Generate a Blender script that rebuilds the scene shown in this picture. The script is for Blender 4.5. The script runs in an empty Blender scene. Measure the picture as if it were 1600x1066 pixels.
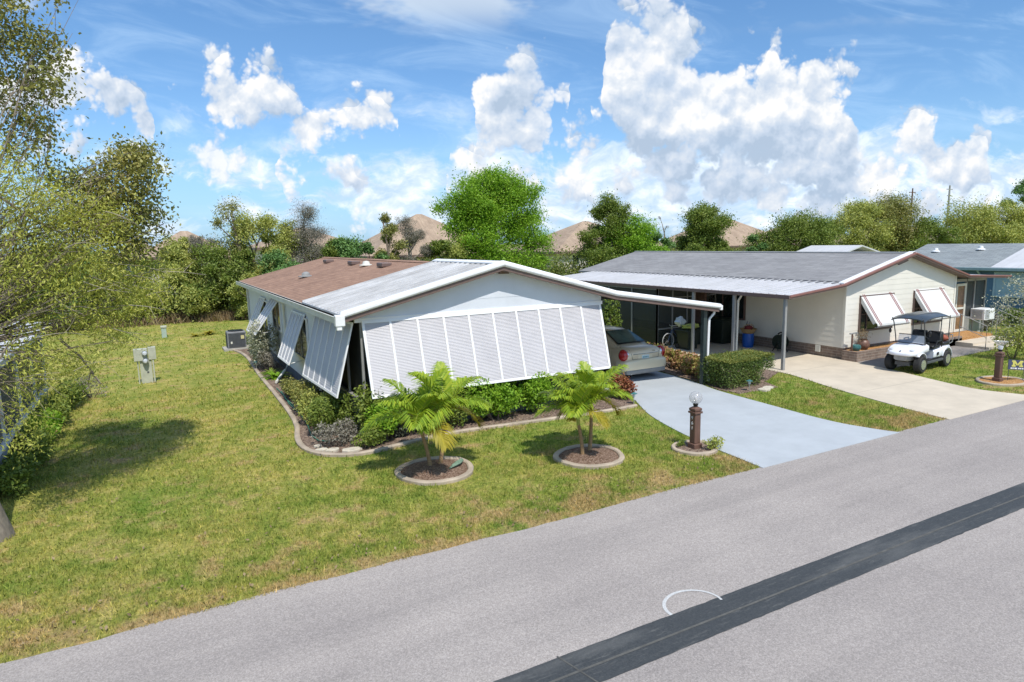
import bpy, math, random
import numpy as np
from mathutils import Vector, Matrix
C = bpy.context.scene.collection
RD = math.radians
random.seed(7)
# ------------------------------------------------------------------ camera
f_px = 1025.0
cx = np.array([0.87686796, 0.08906906, -0.47240797]); cy = np.array([-0.48030875, 0.12112911, -0.86869514]); cz = np.cross(cx, cy)
cam_d = bpy.data.cameras.new('camera'); cam = bpy.data.objects.new('camera', cam_d); C.objects.link(cam)
cam_d.sensor_width = 36; cam_d.lens = f_px / 1600 * 36; cam_d.clip_end = 6000; cam_d.clip_start = 0.1
m = Matrix.Identity(4)
for i, row in enumerate((cx, cy, cz)):
    for j in range(3): m[i][j] = row[j]
m[2][3] = 4.6
cam.matrix_world = m
bpy.context.scene.camera = cam
# ------------------------------------------------------------------ light
SUN_EL, SUN_AZ = 57.0, 184.0          # azimuth clockwise from +Y
sd = bpy.data.lights.new('sun', 'SUN'); so = bpy.data.objects.new('sun', sd); C.objects.link(so)
sd.energy = 2.75; sd.angle = RD(0.55); sd.color = (1.0, 0.95, 0.87)
sv = Vector((math.sin(RD(SUN_AZ)) * math.cos(RD(SUN_EL)), math.cos(RD(SUN_AZ)) * math.cos(RD(SUN_EL)), math.sin(RD(SUN_EL))))
so.rotation_euler = sv.to_track_quat('Z', 'Y').to_euler(); so.location = (0, -20, 40)
sc = bpy.context.scene
sc.view_settings.view_transform = 'Standard'; sc.view_settings.look = 'None'
sc.view_settings.exposure = 0.72; sc.view_settings.gamma = 1.0
SKY_S = 0.12
W = bpy.data.worlds.new('World'); sc.world = W; W.use_nodes = True
nt = W.node_tree; nt.nodes.clear()
class NB:
    """tiny node helper"""
    def __init__(s, nt): s.nt = nt
    def n(s, typ, **kw):
        nd = s.nt.nodes.new(typ)
        for k, v in kw.items(): setattr(nd, k, v)
        return nd
    def set(s, nd, i, v):
        if isinstance(v, bpy.types.NodeSocket): s.nt.links.new(v, nd.inputs[i])
        elif v is not None: nd.inputs[i].default_value = v
    def math(s, op, a, b=None, c=None, clamp=False):
        nd = s.n('ShaderNodeMath', operation=op, use_clamp=clamp)
        s.set(nd, 0, a); s.set(nd, 1, b); s.set(nd, 2, c)
        return nd.outputs[0]
    def vec(s, op, a, b=None, c=None):
        nd = s.n('ShaderNodeVectorMath', operation=op)
        s.set(nd, 0, a)
        if op == 'SCALE': s.set(nd, 3, b)
        else: s.set(nd, 1, b); s.set(nd, 2, c)
        return nd.outputs[1] if op in ('LENGTH', 'DOT_PRODUCT') else nd.outputs[0]
    def mix(s, f, a, b, mode='MIX'):
        nd = s.n('ShaderNodeMix', data_type='RGBA', blend_type=mode)
        s.set(nd, 0, f)
        for i, v in ((6, a), (7, b)):
            if isinstance(v, tuple) and len(v) == 3: v = v + (1,)
            s.set(nd, i, v)
        return nd.outputs[2]
    def noise(s, v, scale, detail=3, rough=0.55, dist=0.0, col=False):
        nd = s.n('ShaderNodeTexNoise'); s.set(nd, 'Vector', v)
        nd.inputs['Scale'].default_value = scale; nd.inputs['Detail'].default_value = detail
        nd.inputs['Roughness'].default_value = rough; nd.inputs['Distortion'].default_value = dist
        return nd.outputs[1 if col else 0]
    def ramp(s, f, stops, interp='LINEAR'):
        nd = s.n('ShaderNodeValToRGB'); s.set(nd, 0, f); cr = nd.color_ramp; cr.interpolation = interp
        while len(cr.elements) < len(stops): cr.elements.new(0.5)
        for e, (p, c) in zip(cr.elements, stops):
            e.position = p; e.color = tuple(c) + (1,) if len(c) == 3 else c
        return nd.outputs[0]
    def rng(s, v, a, b, c=0.0, d=1.0, smooth=False):
        nd = s.n('ShaderNodeMapRange', interpolation_type='SMOOTHSTEP' if smooth else 'LINEAR')
        s.set(nd, 0, v)
        for i, x in ((1, a), (2, b), (3, c), (4, d)): nd.inputs[i].default_value = x
        return nd.outputs[0]
    def xyz(s, v):
        nd = s.n('ShaderNodeSeparateXYZ'); s.set(nd, 0, v); return nd.outputs
    def comb(s, x, y, z):
        nd = s.n('ShaderNodeCombineXYZ'); s.set(nd, 0, x); s.set(nd, 1, y); s.set(nd, 2, z); return nd.outputs[0]
b = NB(nt)
sky = b.n('ShaderNodeTexSky', sky_type='NISHITA', sun_disc=False)
sky.sun_elevation = RD(SUN_EL); sky.sun_rotation = RD(SUN_AZ); sky.air_density = 1.0; sky.dust_density = 0.6; sky.ozone_density = 2.5
d = b.n('ShaderNodeTexCoord').outputs['Generated']
fw = b.vec('DOT_PRODUCT', d, (0.47774, 0.8785, 0)); fw = b.math('MAXIMUM', b.math('ABSOLUTE', fw), 0.08)
uu = b.math('DIVIDE', b.vec('DOT_PRODUCT', d, (0.8785, -0.47774, 0)), fw)
vv = b.math('DIVIDE', b.xyz(d)[2], fw)
uv = b.comb(uu, vv, 0.0)
BAND_A = ([(0.0047, 0.0), (0.0087, 0.538), (0.0517, 0.603), (0.0739, 0.66), (0.0948, 0.679), (0.1173, 0.661), (0.1262, 0.61), (0.143, 0.55), (0.1542, 0.489), (0.1567, 0.429), (0.1607, 0.0), (0.1747, 0.0), (0.1787, 0.534), (0.1886, 0.557), (0.2014, 0.554), (0.2103, 0.538), (0.2153, 0.603), (0.2292, 0.628), (0.2455, 0.658), (0.2608, 0.617), (0.2776, 0.586), (0.2913, 0.539), (0.305, 0.491), (0.3221, 0.464), (0.3337, 0.459), (0.3518, 0.492), (0.3667, 0.514), (0.3821, 0.489), (0.3912, 0.42), (0.3952, 0.0), (0.4506, 0.0), (0.4546, 0.409), (0.4586, 0.558), (0.467, 0.597), (0.4898, 0.627), (0.51, 0.611), (0.5202, 0.547), (0.5231, 0.538), (0.54, 0.527), (0.544, 0.0), (0.5557, 0.0), (0.5597, 0.429), (0.5709, 0.475), (0.5808, 0.602), (0.583, 0.757), (0.5995, 0.803), (0.631, 0.815), (0.6425, 0.794), (0.6464, 0.712), (0.6616, 0.671), (0.6792, 0.628), (0.6853, 0.583), (0.7008, 0.672), (0.7084, 0.601), (0.72, 0.596), (0.7273, 0.679), (0.7348, 0.624), (0.7535, 0.61), (0.7765, 0.629), (0.7975, 0.577), (0.8095, 0.479), (0.8151, 0.38), (0.8383, 0.335), (0.8459, 0.369), (0.8582, 0.404), (0.8785, 0.388), (0.8822, 0.323), (0.8963, 0.295), (0.9043, 0.338), (0.917, 0.353), (0.9251, 0.306), (0.9295, 0.165), (0.9335, 0.0)], [(0.0047, 1.0), (0.0087, 0.399), (0.0517, 0.407), (0.0739, 0.41), (0.0948, 0.413), (0.1173, 0.411), (0.1262, 0.41), (0.143, 0.409), (0.1542, 0.41), (0.1567, 0.412), (0.1607, 1.0), (0.1747, 1.0), (0.1787, 0.522), (0.1886, 0.508), (0.2014, 0.503), (0.2103, 0.489), (0.2153, 0.463), (0.2292, 0.437), (0.2455, 0.427), (0.2608, 0.417), (0.2776, 0.405), (0.2913, 0.393), (0.305, 0.383), (0.3221, 0.376), (0.3337, 0.373), (0.3518, 0.367), (0.3667, 0.366), (0.3821, 0.369), (0.3912, 0.386), (0.3952, 1.0), (0.4506, 1.0), (0.4546, 0.372), (0.4586, 0.344), (0.467, 0.321), (0.4898, 0.291), (0.51, 0.296), (0.5202, 0.339), (0.5231, 0.5), (0.54, 0.507), (0.544, 1.0), (0.5557, 1.0), (0.5597, 0.42), (0.5709, 0.357), (0.5808, 0.302), (0.583, 0.253), (0.5995, 0.201), (0.631, 0.165), (0.6425, 0.153), (0.6464, 0.142), (0.6616, 0.136), (0.6792, 0.128), (0.6853, 0.121), (0.7008, 0.111), (0.7084, 0.11), (0.72, 0.105), (0.7273, 0.102), (0.7348, 0.102), (0.7535, 0.1), (0.7765, 0.1), (0.7975, 0.103), (0.8095, 0.107), (0.8151, 0.111), (0.8383, 0.109), (0.8459, 0.109), (0.8582, 0.108), (0.8785, 0.111), (0.8822, 0.106), (0.8963, 0.101), (0.9043, 0.095), (0.917, 0.094), (0.9251, 0.094), (0.9295, 0.103), (0.9335, 1.0)])
BAND_B = ([(0.1907, 0.0), (0.1947, 0.331), (0.2067, 0.339), (0.223, 0.355), (0.2349, 0.36), (0.2419, 0.327), (0.2492, 0.278), (0.2532, 0.0), (0.254, 0.396), (0.2588, 0.404), (0.2636, 0.38), (0.2676, 0.0), (0.2643, 0.325), (0.2724, 0.379), (0.2832, 0.419), (0.2952, 0.432), (0.3088, 0.37), (0.3258, 0.33), (0.3417, 0.285), (0.3551, 0.231), (0.3631, 0.204), (0.3671, 0.0), (0.4281, 0.0), (0.4321, 0.33), (0.4556, 0.311), (0.485, 0.287), (0.5088, 0.316), (0.5313, 0.345), (0.5432, 0.374), (0.5573, 0.377), (0.5691, 0.329), (0.5731, 0.0)], [(0.1907, 1.0), (0.1947, 0.261), (0.2067, 0.238), (0.223, 0.223), (0.2349, 0.218), (0.2419, 0.222), (0.2492, 0.239), (0.2532, 1.0), (0.254, 0.326), (0.2588, 0.335), (0.2636, 0.343), (0.2676, 1.0), (0.2643, 0.277), (0.2724, 0.248), (0.2832, 0.226), (0.2952, 0.205), (0.3088, 0.19), (0.3258, 0.18), (0.3417, 0.174), (0.3551, 0.173), (0.3631, 0.177), (0.3671, 1.0), (0.4281, 1.0), (0.4321, 0.214), (0.4556, 0.197), (0.485, 0.177), (0.5088, 0.164), (0.5313, 0.16), (0.5432, 0.172), (0.5573, 0.18), (0.5691, 0.193), (0.5731, 1.0)])

def curve2(x, pts):
    """two lines (top, bottom) over x, as one curve node"""
    nd = b.n('ShaderNodeRGBCurve'); cm = nd.mapping; cm.use_clip = False
    for ci in (0, 1):
        cv = cm.curves[ci]; P = pts[ci]
        P = [(max(0.0, min(1.0, x_)), max(0.0, min(1.0, y_))) for x_, y_ in P]
        while len(cv.points) < len(P): cv.points.new(0.5, 0.5)
        for p_, (x_, y_) in zip(cv.points, P): p_.location = (x_, y_); p_.handle_type = 'AUTO_CLAMPED'
    cm.update(); b.set(nd, 'Color', b.comb(x, x, x)); o = b.xyz(nd.outputs[0]); return o[0], o[1]
def noise2(p, scale, detail=2, rough=0.5, col=False, dist=0.0):
    nd = b.n('ShaderNodeTexNoise', noise_dimensions='2D'); b.set(nd, 'Vector', p)
    nd.inputs['Scale'].default_value = scale; nd.inputs['Detail'].default_value = detail; nd.inputs['Roughness'].default_value = rough; nd.inputs['Distortion'].default_value = dist
    return nd.outputs[1 if col else 0]
def vor(p, scale, detail):
    nd = b.n('ShaderNodeTexVoronoi', voronoi_dimensions='2D', feature='F1'); b.set(nd, 'Vector', p)
    nd.inputs['Scale'].default_value = scale; nd.inputs['Detail'].default_value = detail; nd.inputs['Roughness'].default_value = 0.5; nd.inputs['Lacunarity'].default_value = 2.2
    return nd.outputs['Distance']
def vor_s(p, scale, sm=0.5):
    nd = b.n('ShaderNodeTexVoronoi', voronoi_dimensions='2D', feature='SMOOTH_F1'); b.set(nd, 'Vector', p)
    nd.inputs['Scale'].default_value = scale; nd.inputs['Detail'].default_value = 0.0; nd.inputs['Smoothness'].default_value = sm
    return nd.outputs['Distance']
half = (0.5, 0.5, 0.5)
w1 = b.vec('SCALE', b.vec('SUBTRACT', noise2(uv, 8, 2, 0.5, True), half), 0.062)
w2 = b.vec('SCALE', b.vec('SUBTRACT', noise2(uv, 38, 3, 0.55, True), half), 0.010)
q = b.vec('ADD', uv, b.vec('ADD', w1, w2))
qx, qy, _ = b.xyz(q)
X_ = b.math('DIVIDE', b.math('ADD', qx, 0.78), 1.6); V_ = b.math('DIVIDE', qy, 0.42)
def height(p):
    """rounded puffs in three sizes"""
    h = b.math('MULTIPLY', vor_s(p, 15, 0.35), 1.0)
    h = b.math('ADD', h, b.math('MULTIPLY', vor_s(p, 36, 0.35), 0.48))
    h = b.math('ADD', h, b.math('MULTIPLY', vor(p, 85, 1.0), 0.24))
    return b.math('SUBTRACT', 0.70, h)
qr = b.vec('ADD', uv, w2)
h1_ = height(qr); h2_ = height(b.vec('ADD', qr, (-0.005, 0.013, 0)))
big1 = noise2(qr, 9, 2, 0.5); big2 = noise2(b.vec('ADD', qr, (-0.012, 0.030, 0)), 9, 2, 0.5)
bump = b.math('SUBTRACT', b.math('MULTIPLY', h1_, 0.24), -0.004)
def band(pts, soft):
    tp, bt = curve2(X_, pts)
    dt = b.math('SUBTRACT', tp, V_); db = b.math('MULTIPLY', b.math('SUBTRACT', V_, bt), 0.7)
    core = b.math('ADD', b.math('SMOOTH_MIN', dt, db, 0.03), 0.016)
    dd = b.math('ADD', core, bump)
    return b.rng(dd, -0.012, soft, smooth=True), b.rng(dt, 0.0, 0.50), dt
aA, depA, dtA = band(BAND_A, 0.062); aB, depB, dtB = band(BAND_B, 0.072)
alpha = b.math('MULTIPLY', b.math('MAXIMUM', aA, aB), b.rng(noise2(q, 5, 3, 0.6), 0.25, 0.45, 0.8, 1.0))
dep = b.math('MINIMUM', b.math('ADD', depA, b.math('GREATER_THAN', 0.0, dtA)), b.math('ADD', depB, b.math('GREATER_THAN', 0.0, dtB)))
lit = b.math('ADD', b.math('MULTIPLY', b.math('SUBTRACT', h1_, h2_), 0.95), b.math('MULTIPLY', b.math('SUBTRACT', big1, big2), 1.9))
lit = b.math('ADD', lit, b.math('SUBTRACT', 0.74, b.math('MULTIPLY', dep, 0.46)), clamp=True)
ccol = b.ramp(lit, [(0.0, (0.32, 0.40, 0.51)), (0.35, (0.42, 0.49, 0.59)), (0.60, (0.50, 0.55, 0.62)), (0.80, (0.59, 0.62, 0.66)), (1.0, (0.69, 0.69, 0.69))])
# low soft banks near the horizon, high streaks
horiz = b.rng(b.math('ABSOLUTE', b.math('SUBTRACT', vv, 0.075)), 0.0, 0.10, 1.0, 0.0, smooth=True)
right = b.rng(uu, -0.50, 0.05, 0.15, 1.0, smooth=True)
bn_ = noise2(b.vec('MULTIPLY', q, (1, 2.0, 1)), 9, 5, 0.62)
bank_a = b.math('MULTIPLY', b.rng(b.math('ADD', bn_, b.math('MULTIPLY', b.math('MULTIPLY', horiz, right), 0.30)), 0.50, 0.74, smooth=True), b.rng(vv, 0.12, 0.24, 0.9, 0.0))
topb = b.math('MULTIPLY', b.rng(vv, 0.285, 0.345, smooth=True), b.rng(noise2(b.vec('MULTIPLY', uv, (1, 2.5, 1)), 3.1, 5, 0.6), 0.47, 0.62, smooth=True))
bank_c = b.ramp(noise2(b.vec('MULTIPLY', q, (1, 2.2, 1)), 20, 4, 0.6), [(0.35, (0.42, 0.54, 0.70)), (0.5, (0.54, 0.63, 0.74)), (0.66, (0.72, 0.76, 0.80))])
streak = noise2(b.vec('MULTIPLY', b.vec('ADD', uv, b.comb(0.0, b.math('MULTIPLY', uu, 0.16), 0.0)), (1.6, 6.5, 1)), 2.6, 6, 0.62, False, 0.5)
streak_a = b.math('MULTIPLY', b.rng(streak, 0.44, 0.80, smooth=True), 0.34)
hazeb = b.math('MULTIPLY', b.rng(vv, 0.0, 0.26, 1.0, 0.0, smooth=True), 0.34)
skyc = b.vec('SCALE', sky.outputs[0], SKY_S)
skyc = b.mix(1.0, skyc, b.ramp(vv, [(0.0, (0.42, 0.60, 0.90)), (0.12, (0.53, 0.70, 0.88)), (0.30, (0.56, 0.75, 0.89)), (0.6, (0.50, 0.76, 0.95))]), 'MULTIPLY')
c0 = b.mix(streak_a, skyc, (0.46, 0.62, 0.80))
c0 = b.mix(hazeb, c0, (0.36, 0.58, 0.80))
c0 = b.mix(b.math('MULTIPLY', topb, 0.75), c0, (0.47, 0.54, 0.62))
c1 = b.mix(bank_a, c0, bank_c)
c2 = b.mix(alpha, c1, ccol)
bg = b.n('ShaderNodeBackground'); nt.links.new(c2, bg.inputs[0]); bg.inputs[1].default_value = 0.90
wo = b.n('ShaderNodeOutputWorld'); nt.links.new(bg.outputs[0], wo.inputs[0])
W.cycles.sampling_method = 'MANUAL'; W.cycles.sample_map_resolution = 512

# ------------------------------------------------------------------ materials
def new_mat(name):
    mt = bpy.data.materials.new(name); mt.use_nodes = True
    mt.node_tree.nodes.clear(); nb = NB(mt.node_tree)
    out = nb.n('ShaderNodeOutputMaterial')
    return mt, nb, out
def principled(nb, out, col, rough=0.6, metal=0.0, spec=0.5, bump=None, bstr=0.3, bdist=0.01, trans=0.0, coat=0.0, alpha=None):
    p = nb.n('ShaderNodeBsdfPrincipled')
    if isinstance(col, tuple) and len(col) == 3: col = col + (1,)
    nb.set(p, 'Base Color', col); nb.set(p, 'Roughness', rough); nb.set(p, 'Metallic', metal)
    nb.set(p, 'Specular IOR Level', spec); nb.set(p, 'Transmission Weight', trans); nb.set(p, 'Coat Weight', coat)
    if alpha is not None: nb.set(p, 'Alpha', alpha)
    if bump is not None:
        bn = nb.n('ShaderNodeBump'); bn.inputs['Strength'].default_value = bstr; bn.inputs['Distance'].default_value = bdist
        nb.set(bn, 'Height', bump); nb.nt.links.new(bn.outputs[0], p.inputs['Normal'])
    nb.nt.links.new(p.outputs[0], out.inputs[0])
    return p
def pmat(name, col, rough=0.6, metal=0.0, var=0.12, scale=6.0, spec=0.5, bump=0.0, bscale=40, dirt=0.0, stretch=(1, 1, 1), **kw):
    """paint / plastic / metal with slight tone variation, optional dirt and fine bump"""
    mt, nb, out = new_mat(name)
    pos = nb.n('ShaderNodeNewGeometry').outputs['Position']
    pos = nb.vec('MULTIPLY', pos, stretch)
    n1 = nb.noise(pos, scale, 5, 0.6)
    lo = tuple(max(0, c * (1 - var)) for c in col); hi = tuple(min(1, c * (1 + var)) for c in col)
    c = nb.mix(nb.rng(n1, 0.3, 0.7), lo, hi)
    if dirt > 0:
        n2 = nb.noise(nb.vec('MULTIPLY', pos, (1, 1, 0.35)), scale * 0.7, 6, 0.7)
        c = nb.mix(nb.math('MULTIPLY', nb.rng(n2, 0.5, 0.75), dirt), c, tuple(x * 0.45 for x in col))
    bm = nb.noise(pos, bscale, 3) if bump > 0 else None
    r = nb.rng(n1, 0.3, 0.7, max(0, rough - 0.06), min(1, rough + 0.06))
    principled(nb, out, c, r, metal, spec, bm, bump, 0.01, **kw)
    return mt
def leaf_mat(name, cols, trans=0.30, rough=0.55, hue=0.4, scale=0.9):
    """cols: dark .. light list; a colour per leaf plus patches"""
    mt, nb, out = new_mat(name)
    g = nb.n('ShaderNodeNewGeometry')
    rnd = g.outputs['Random Per Island']
    n = nb.noise(g.outputs['Position'], scale, 3, 0.6)
    fct = nb.math('ADD', nb.math('MULTIPLY', rnd, 0.65), nb.math('MULTIPLY', nb.rng(n, 0.3, 0.7), 0.35), clamp=True)
    k = len(cols)
    c = nb.ramp(fct, [(i / (k - 1) if k > 1 else 0, cc) for i, cc in enumerate(cols)])
    p = nb.n('ShaderNodeBsdfPrincipled'); nb.set(p, 'Base Color', c); p.inputs['Roughness'].default_value = rough
    p.inputs['Specular IOR Level'].default_value = 0.35
    t = nb.n('ShaderNodeBsdfTranslucent'); nb.set(t, 'Color', nb.mix(0.5, c, nb.mix(1.0, c, (1.0, 1.0, 0.3), 'MULTIPLY')))
    mx = nb.n('ShaderNodeMixShader'); mx.inputs[0].default_value = trans
    nb.nt.links.new(p.outputs[0], mx.inputs[1]); nb.nt.links.new(t.outputs[0], mx.inputs[2]); nb.nt.links.new(mx.outputs[0], out.inputs[0])
    return mt

def lawn_colour(nb, pos):
    n_big = nb.math('ADD', nb.noise(pos, 0.42, 5, 0.65, 0.4), nb.rng(nb.xyz(pos)[0], 1.0, 10.0, 0.05, -0.10))
    n_mid = nb.noise(pos, 2.6, 6, 0.72)
    n_fine = nb.noise(pos, 16.0, 4, 0.7)
    c = nb.ramp(n_mid, [(0.32, (0.090, 0.150, 0.025)), (0.43, (0.220, 0.275, 0.048)), (0.53, (0.385, 0.370, 0.090)), (0.66, (0.580, 0.470, 0.190))])
    c = nb.mix(nb.rng(n_big, 0.36, 0.66), nb.mix(0.58, c, (0.135, 0.230, 0.028)), nb.mix(0.35, c, (0.470, 0.385, 0.115)))
    # bare straw patches, denser along the road edge
    y = nb.xyz(pos)[1]
    edge = nb.math('MULTIPLY', nb.rng(y, 8.7, 10.6, 1.0, 0.0), 0.14)
    straw = nb.math('ADD', nb.noise(nb.vec('ADD', pos, (31, 7, 0)), 1.25, 6, 0.68), edge)
    c = nb.mix(nb.rng(straw, 0.54, 0.66, 0, 0.80), c, (0.50, 0.340, 0.175))
    c = nb.mix(nb.rng(n_fine, 0.35, 0.68), nb.mix(1.0, c, (0.58, 0.60, 0.58), 'MULTIPLY'), nb.mix(1.0, c, (1.35, 1.33, 1.3), 'MULTIPLY'))
    return c
def lawn_mat():
    mt, nb, out = new_mat('lawn'); pos = nb.n('ShaderNodeNewGeometry').outputs['Position']
    principled(nb, out, lawn_colour(nb, pos), 0.9, spec=0.15, bump=nb.noise(pos, 45, 5, 0.75), bstr=0.9, bdist=0.04)
    return mt
def blade_mat():
    mt, nb, out = new_mat('grass_blade'); g = nb.n('ShaderNodeNewGeometry'); pos = g.outputs['Position']
    flat = nb.vec('MULTIPLY', pos, (1, 1, 0))
    c = nb.mix(1.0, lawn_colour(nb, flat), nb.ramp(g.outputs['Random Per Island'], [(0, (0.8, 0.9, 0.75)), (0.5, (1.05, 1.1, 0.95)), (1, (1.55, 1.45, 1.35))]), 'MULTIPLY')
    p = nb.n('ShaderNodeBsdfPrincipled'); nb.set(p, 'Base Color', c); p.inputs['Roughness'].default_value = 0.6; p.inputs['Specular IOR Level'].default_value = 0.25
    t = nb.n('ShaderNodeBsdfTranslucent'); nb.set(t, 'Color', c)
    mx = nb.n('ShaderNodeMixShader'); mx.inputs[0].default_value = 0.3
    nb.nt.links.new(p.outputs[0], mx.inputs[1]); nb.nt.links.new(t.outputs[0], mx.inputs[2]); nb.nt.links.new(mx.outputs[0], out.inputs[0])
    return mt
def asphalt_mat():
    mt, nb, out = new_mat('asphalt'); pos = nb.n('ShaderNodeNewGeometry').outputs['Position']
    sp = nb.noise(pos, 62, 3, 0.85); sp2 = nb.noise(pos, 24, 4, 0.8); big = nb.noise(pos, 0.5, 5, 0.6)
    lane = nb.noise(nb.vec('MULTIPLY', pos, (0.05, 1.1, 1)), 1.0, 4, 0.6)
    c = nb.ramp(sp, [(0.30, (0.225, 0.205, 0.190)), (0.5, (0.348, 0.318, 0.296)), (0.70, (0.515, 0.474, 0.444))])
    c = nb.mix(1.0, c, nb.ramp(sp2, [(0.35, (0.84, 0.84, 0.845)), (0.6, (1.04, 1.035, 1.03))]), 'MULTIPLY')
    c = nb.mix(1.0, c, nb.ramp(big, [(0.3, (0.90, 0.89, 0.89)), (0.7, (1.06, 1.05, 1.04))]), 'MULTIPLY')
    c = nb.mix(1.0, c, nb.ramp(lane, [(0.35, (0.88, 0.88, 0.885)), (0.65, (1.06, 1.055, 1.05))]), 'MULTIPLY')
    blot = nb.noise(nb.vec('MULTIPLY', pos, (0.7, 1.6, 1)), 0.9, 6, 0.75)
    c = nb.mix(nb.rng(blot, 0.60, 0.74, 0, 0.38), c, (0.17, 0.155, 0.145))
    principled(nb, out, c, 0.88, spec=0.25, bump=sp, bstr=0.5, bdist=0.006)
    return mt
def concrete_mat(name, col, joints=None, stain=0.3, var=0.06):
    mt, nb, out = new_mat(name); pos = nb.n('ShaderNodeNewGeometry').outputs['Position']
    n = nb.noise(pos, 1.1, 6, 0.65); fn = nb.noise(pos, 60, 3, 0.7)
    lo = tuple(x * (1 - var * 1.6) for x in col); hi = tuple(min(1, x * (1 + var)) for x in col)
    c = nb.mix(nb.rng(n, 0.35, 0.65), lo, hi)
    c = nb.mix(nb.rng(fn, 0.3, 0.7, 0, 0.25), c, tuple(x * 0.8 for x in col))
    st = nb.noise(nb.vec('ADD', pos, (9, 3, 0)), 0.8, 7, 0.7)
    c = nb.mix(nb.rng(st, 0.56, 0.74, 0, stain), c, tuple(x * 0.62 for x in col))
    if joints:
        y = nb.xyz(pos)[1]
        s = nb.math('ABSOLUTE', nb.math('SUBTRACT', nb.math('FRACT', nb.math('DIVIDE', nb.math('ADD', y, 0.7), joints)), 0.5))
        c = nb.mix(nb.math('MULTIPLY', nb.math('GREATER_THAN', s, 0.5 - 0.012 / joints), 0.6), c, tuple(x * 0.5 for x in col))
    principled(nb, out, c, 0.8, spec=0.3, bump=fn, bstr=0.25, bdist=0.004)
    return mt
def shingle_mat(name, c1, c2, cm, w=0.30, h=0.14, dirt=0.3, axis='x'):
    mt, nb, out = new_mat(name); pos = nb.n('ShaderNodeNewGeometry').outputs['Position']
    X, Y, Z = nb.xyz(pos)
    v = nb.comb(Y, nb.math('MULTIPLY', X, 1.03), 0.0) if axis == 'x' else nb.comb(X, nb.math('MULTIPLY', Y, 1.03), 0.0)
    br = nb.n('ShaderNodeTexBrick'); nb.set(br, 'Vector', v); br.inputs['Scale'].default_value = 1.0
    br.inputs['Color1'].default_value = c1 + (1,); br.inputs['Color2'].default_value = c2 + (1,); br.inputs['Mortar'].default_value = cm + (1,)
    br.inputs['Brick Width'].default_value = w; br.inputs['Row Height'].default_value = h; br.inputs['Mortar Size'].default_value = 0.012
    br.inputs['Mortar Smooth'].default_value = 0.4; br.inputs['Bias'].default_value = 0.0
    n = nb.noise(pos, 0.7, 6, 0.65); n2 = nb.noise(pos, 28, 3, 0.7)
    rowv = nb.noise(nb.vec('MULTIPLY', v, (0.8, 7.0, 1)), 1.0, 4, 0.6)
    c = nb.mix(1.0, br.outputs[0], nb.ramp(n, [(0.3, (0.84, 0.82, 0.82)), (0.7, (1.12, 1.1, 1.08))]), 'MULTIPLY')
    c = nb.mix(1.0, c, nb.ramp(rowv, [(0.3, (0.86, 0.86, 0.86)), (0.7, (1.12, 1.12, 1.12))]), 'MULTIPLY')
    c = nb.mix(nb.rng(n2, 0.3, 0.7, 0, dirt), c, cm)
    principled(nb, out, c, 0.9, spec=0.2, bump=br.outputs['Fac'], bstr=0.4, bdist=-0.01)
    return mt
def panroof_mat(name, col, dirt_col, amount):
    """white metal pan roof with dirt streaked down the slope (the x direction)"""
    mt, nb, out = new_mat(name); pos = nb.n('ShaderNodeNewGeometry').outputs['Position']
    s1 = nb.noise(nb.vec('MULTIPLY', pos, (0.35, 4.5, 0.3)), 1.0, 6, 0.7)
    s2 = nb.noise(pos, 1.2, 6, 0.7); s3 = nb.noise(pos, 25, 3, 0.7)
    a = nb.math('ADD', nb.math('MULTIPLY', s1, 0.6), nb.math('MULTIPLY', s2, 0.4))
    c = nb.mix(nb.rng(a, 0.40, 0.60, 0.05, amount), col, dirt_col)
    c = nb.mix(nb.rng(s3, 0.4, 0.7, 0, 0.15), c, dirt_col)
    principled(nb, out, c, 0.55, spec=0.4)
    return mt
def brick_mat(name, c1, c2, cm, w=0.40, h=0.10, horiz='xy'):
    mt, nb, out = new_mat(name); pos = nb.n('ShaderNodeNewGeometry').outputs['Position']
    X, Y, Z = nb.xyz(pos)
    br = nb.n('ShaderNodeTexBrick'); nb.set(br, 'Vector', nb.comb(nb.math('ADD', X, Y), Z, 0.0)); br.inputs['Scale'].default_value = 1.0
    br.inputs['Color1'].default_value = c1 + (1,); br.inputs['Color2'].default_value = c2 + (1,); br.inputs['Mortar'].default_value = cm + (1,)
    br.inputs['Brick Width'].default_value = w; br.inputs['Row Height'].default_value = h; br.inputs['Mortar Size'].default_value = 0.010
    n = nb.noise(pos, 5, 5, 0.7)
    c = nb.mix(1.0, br.outputs[0], nb.ramp(n, [(0.3, (0.75, 0.75, 0.75)), (0.7, (1.2, 1.18, 1.15))]), 'MULTIPLY')
    principled(nb, out, c, 0.85, spec=0.2, bump=br.outputs['Fac'], bstr=0.5, bdist=-0.008)
    return mt
def mulch_mat(name, cols, scale=35):
    mt, nb, out = new_mat(name); pos = nb.n('ShaderNodeNewGeometry').outputs['Position']
    vo = nb.n('ShaderNodeTexVoronoi'); nb.set(vo, 'Vector', nb.vec('MULTIPLY', pos, (1, 1.6, 1))); vo.inputs['Scale'].default_value = scale
    f = nb.xyz(vo.outputs['Color'])[0]
    n = nb.noise(pos, 4, 5, 0.7)
    c = nb.ramp(nb.math('ADD', nb.math('MULTIPLY', f, 0.6), nb.math('MULTIPLY', n, 0.4)), [(i / (len(cols) - 1), c) for i, c in enumerate(cols)])
    principled(nb, out, c, 0.95, spec=0.1, bump=vo.outputs['Distance'], bstr=0.9, bdist=0.03)
    return mt
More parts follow.
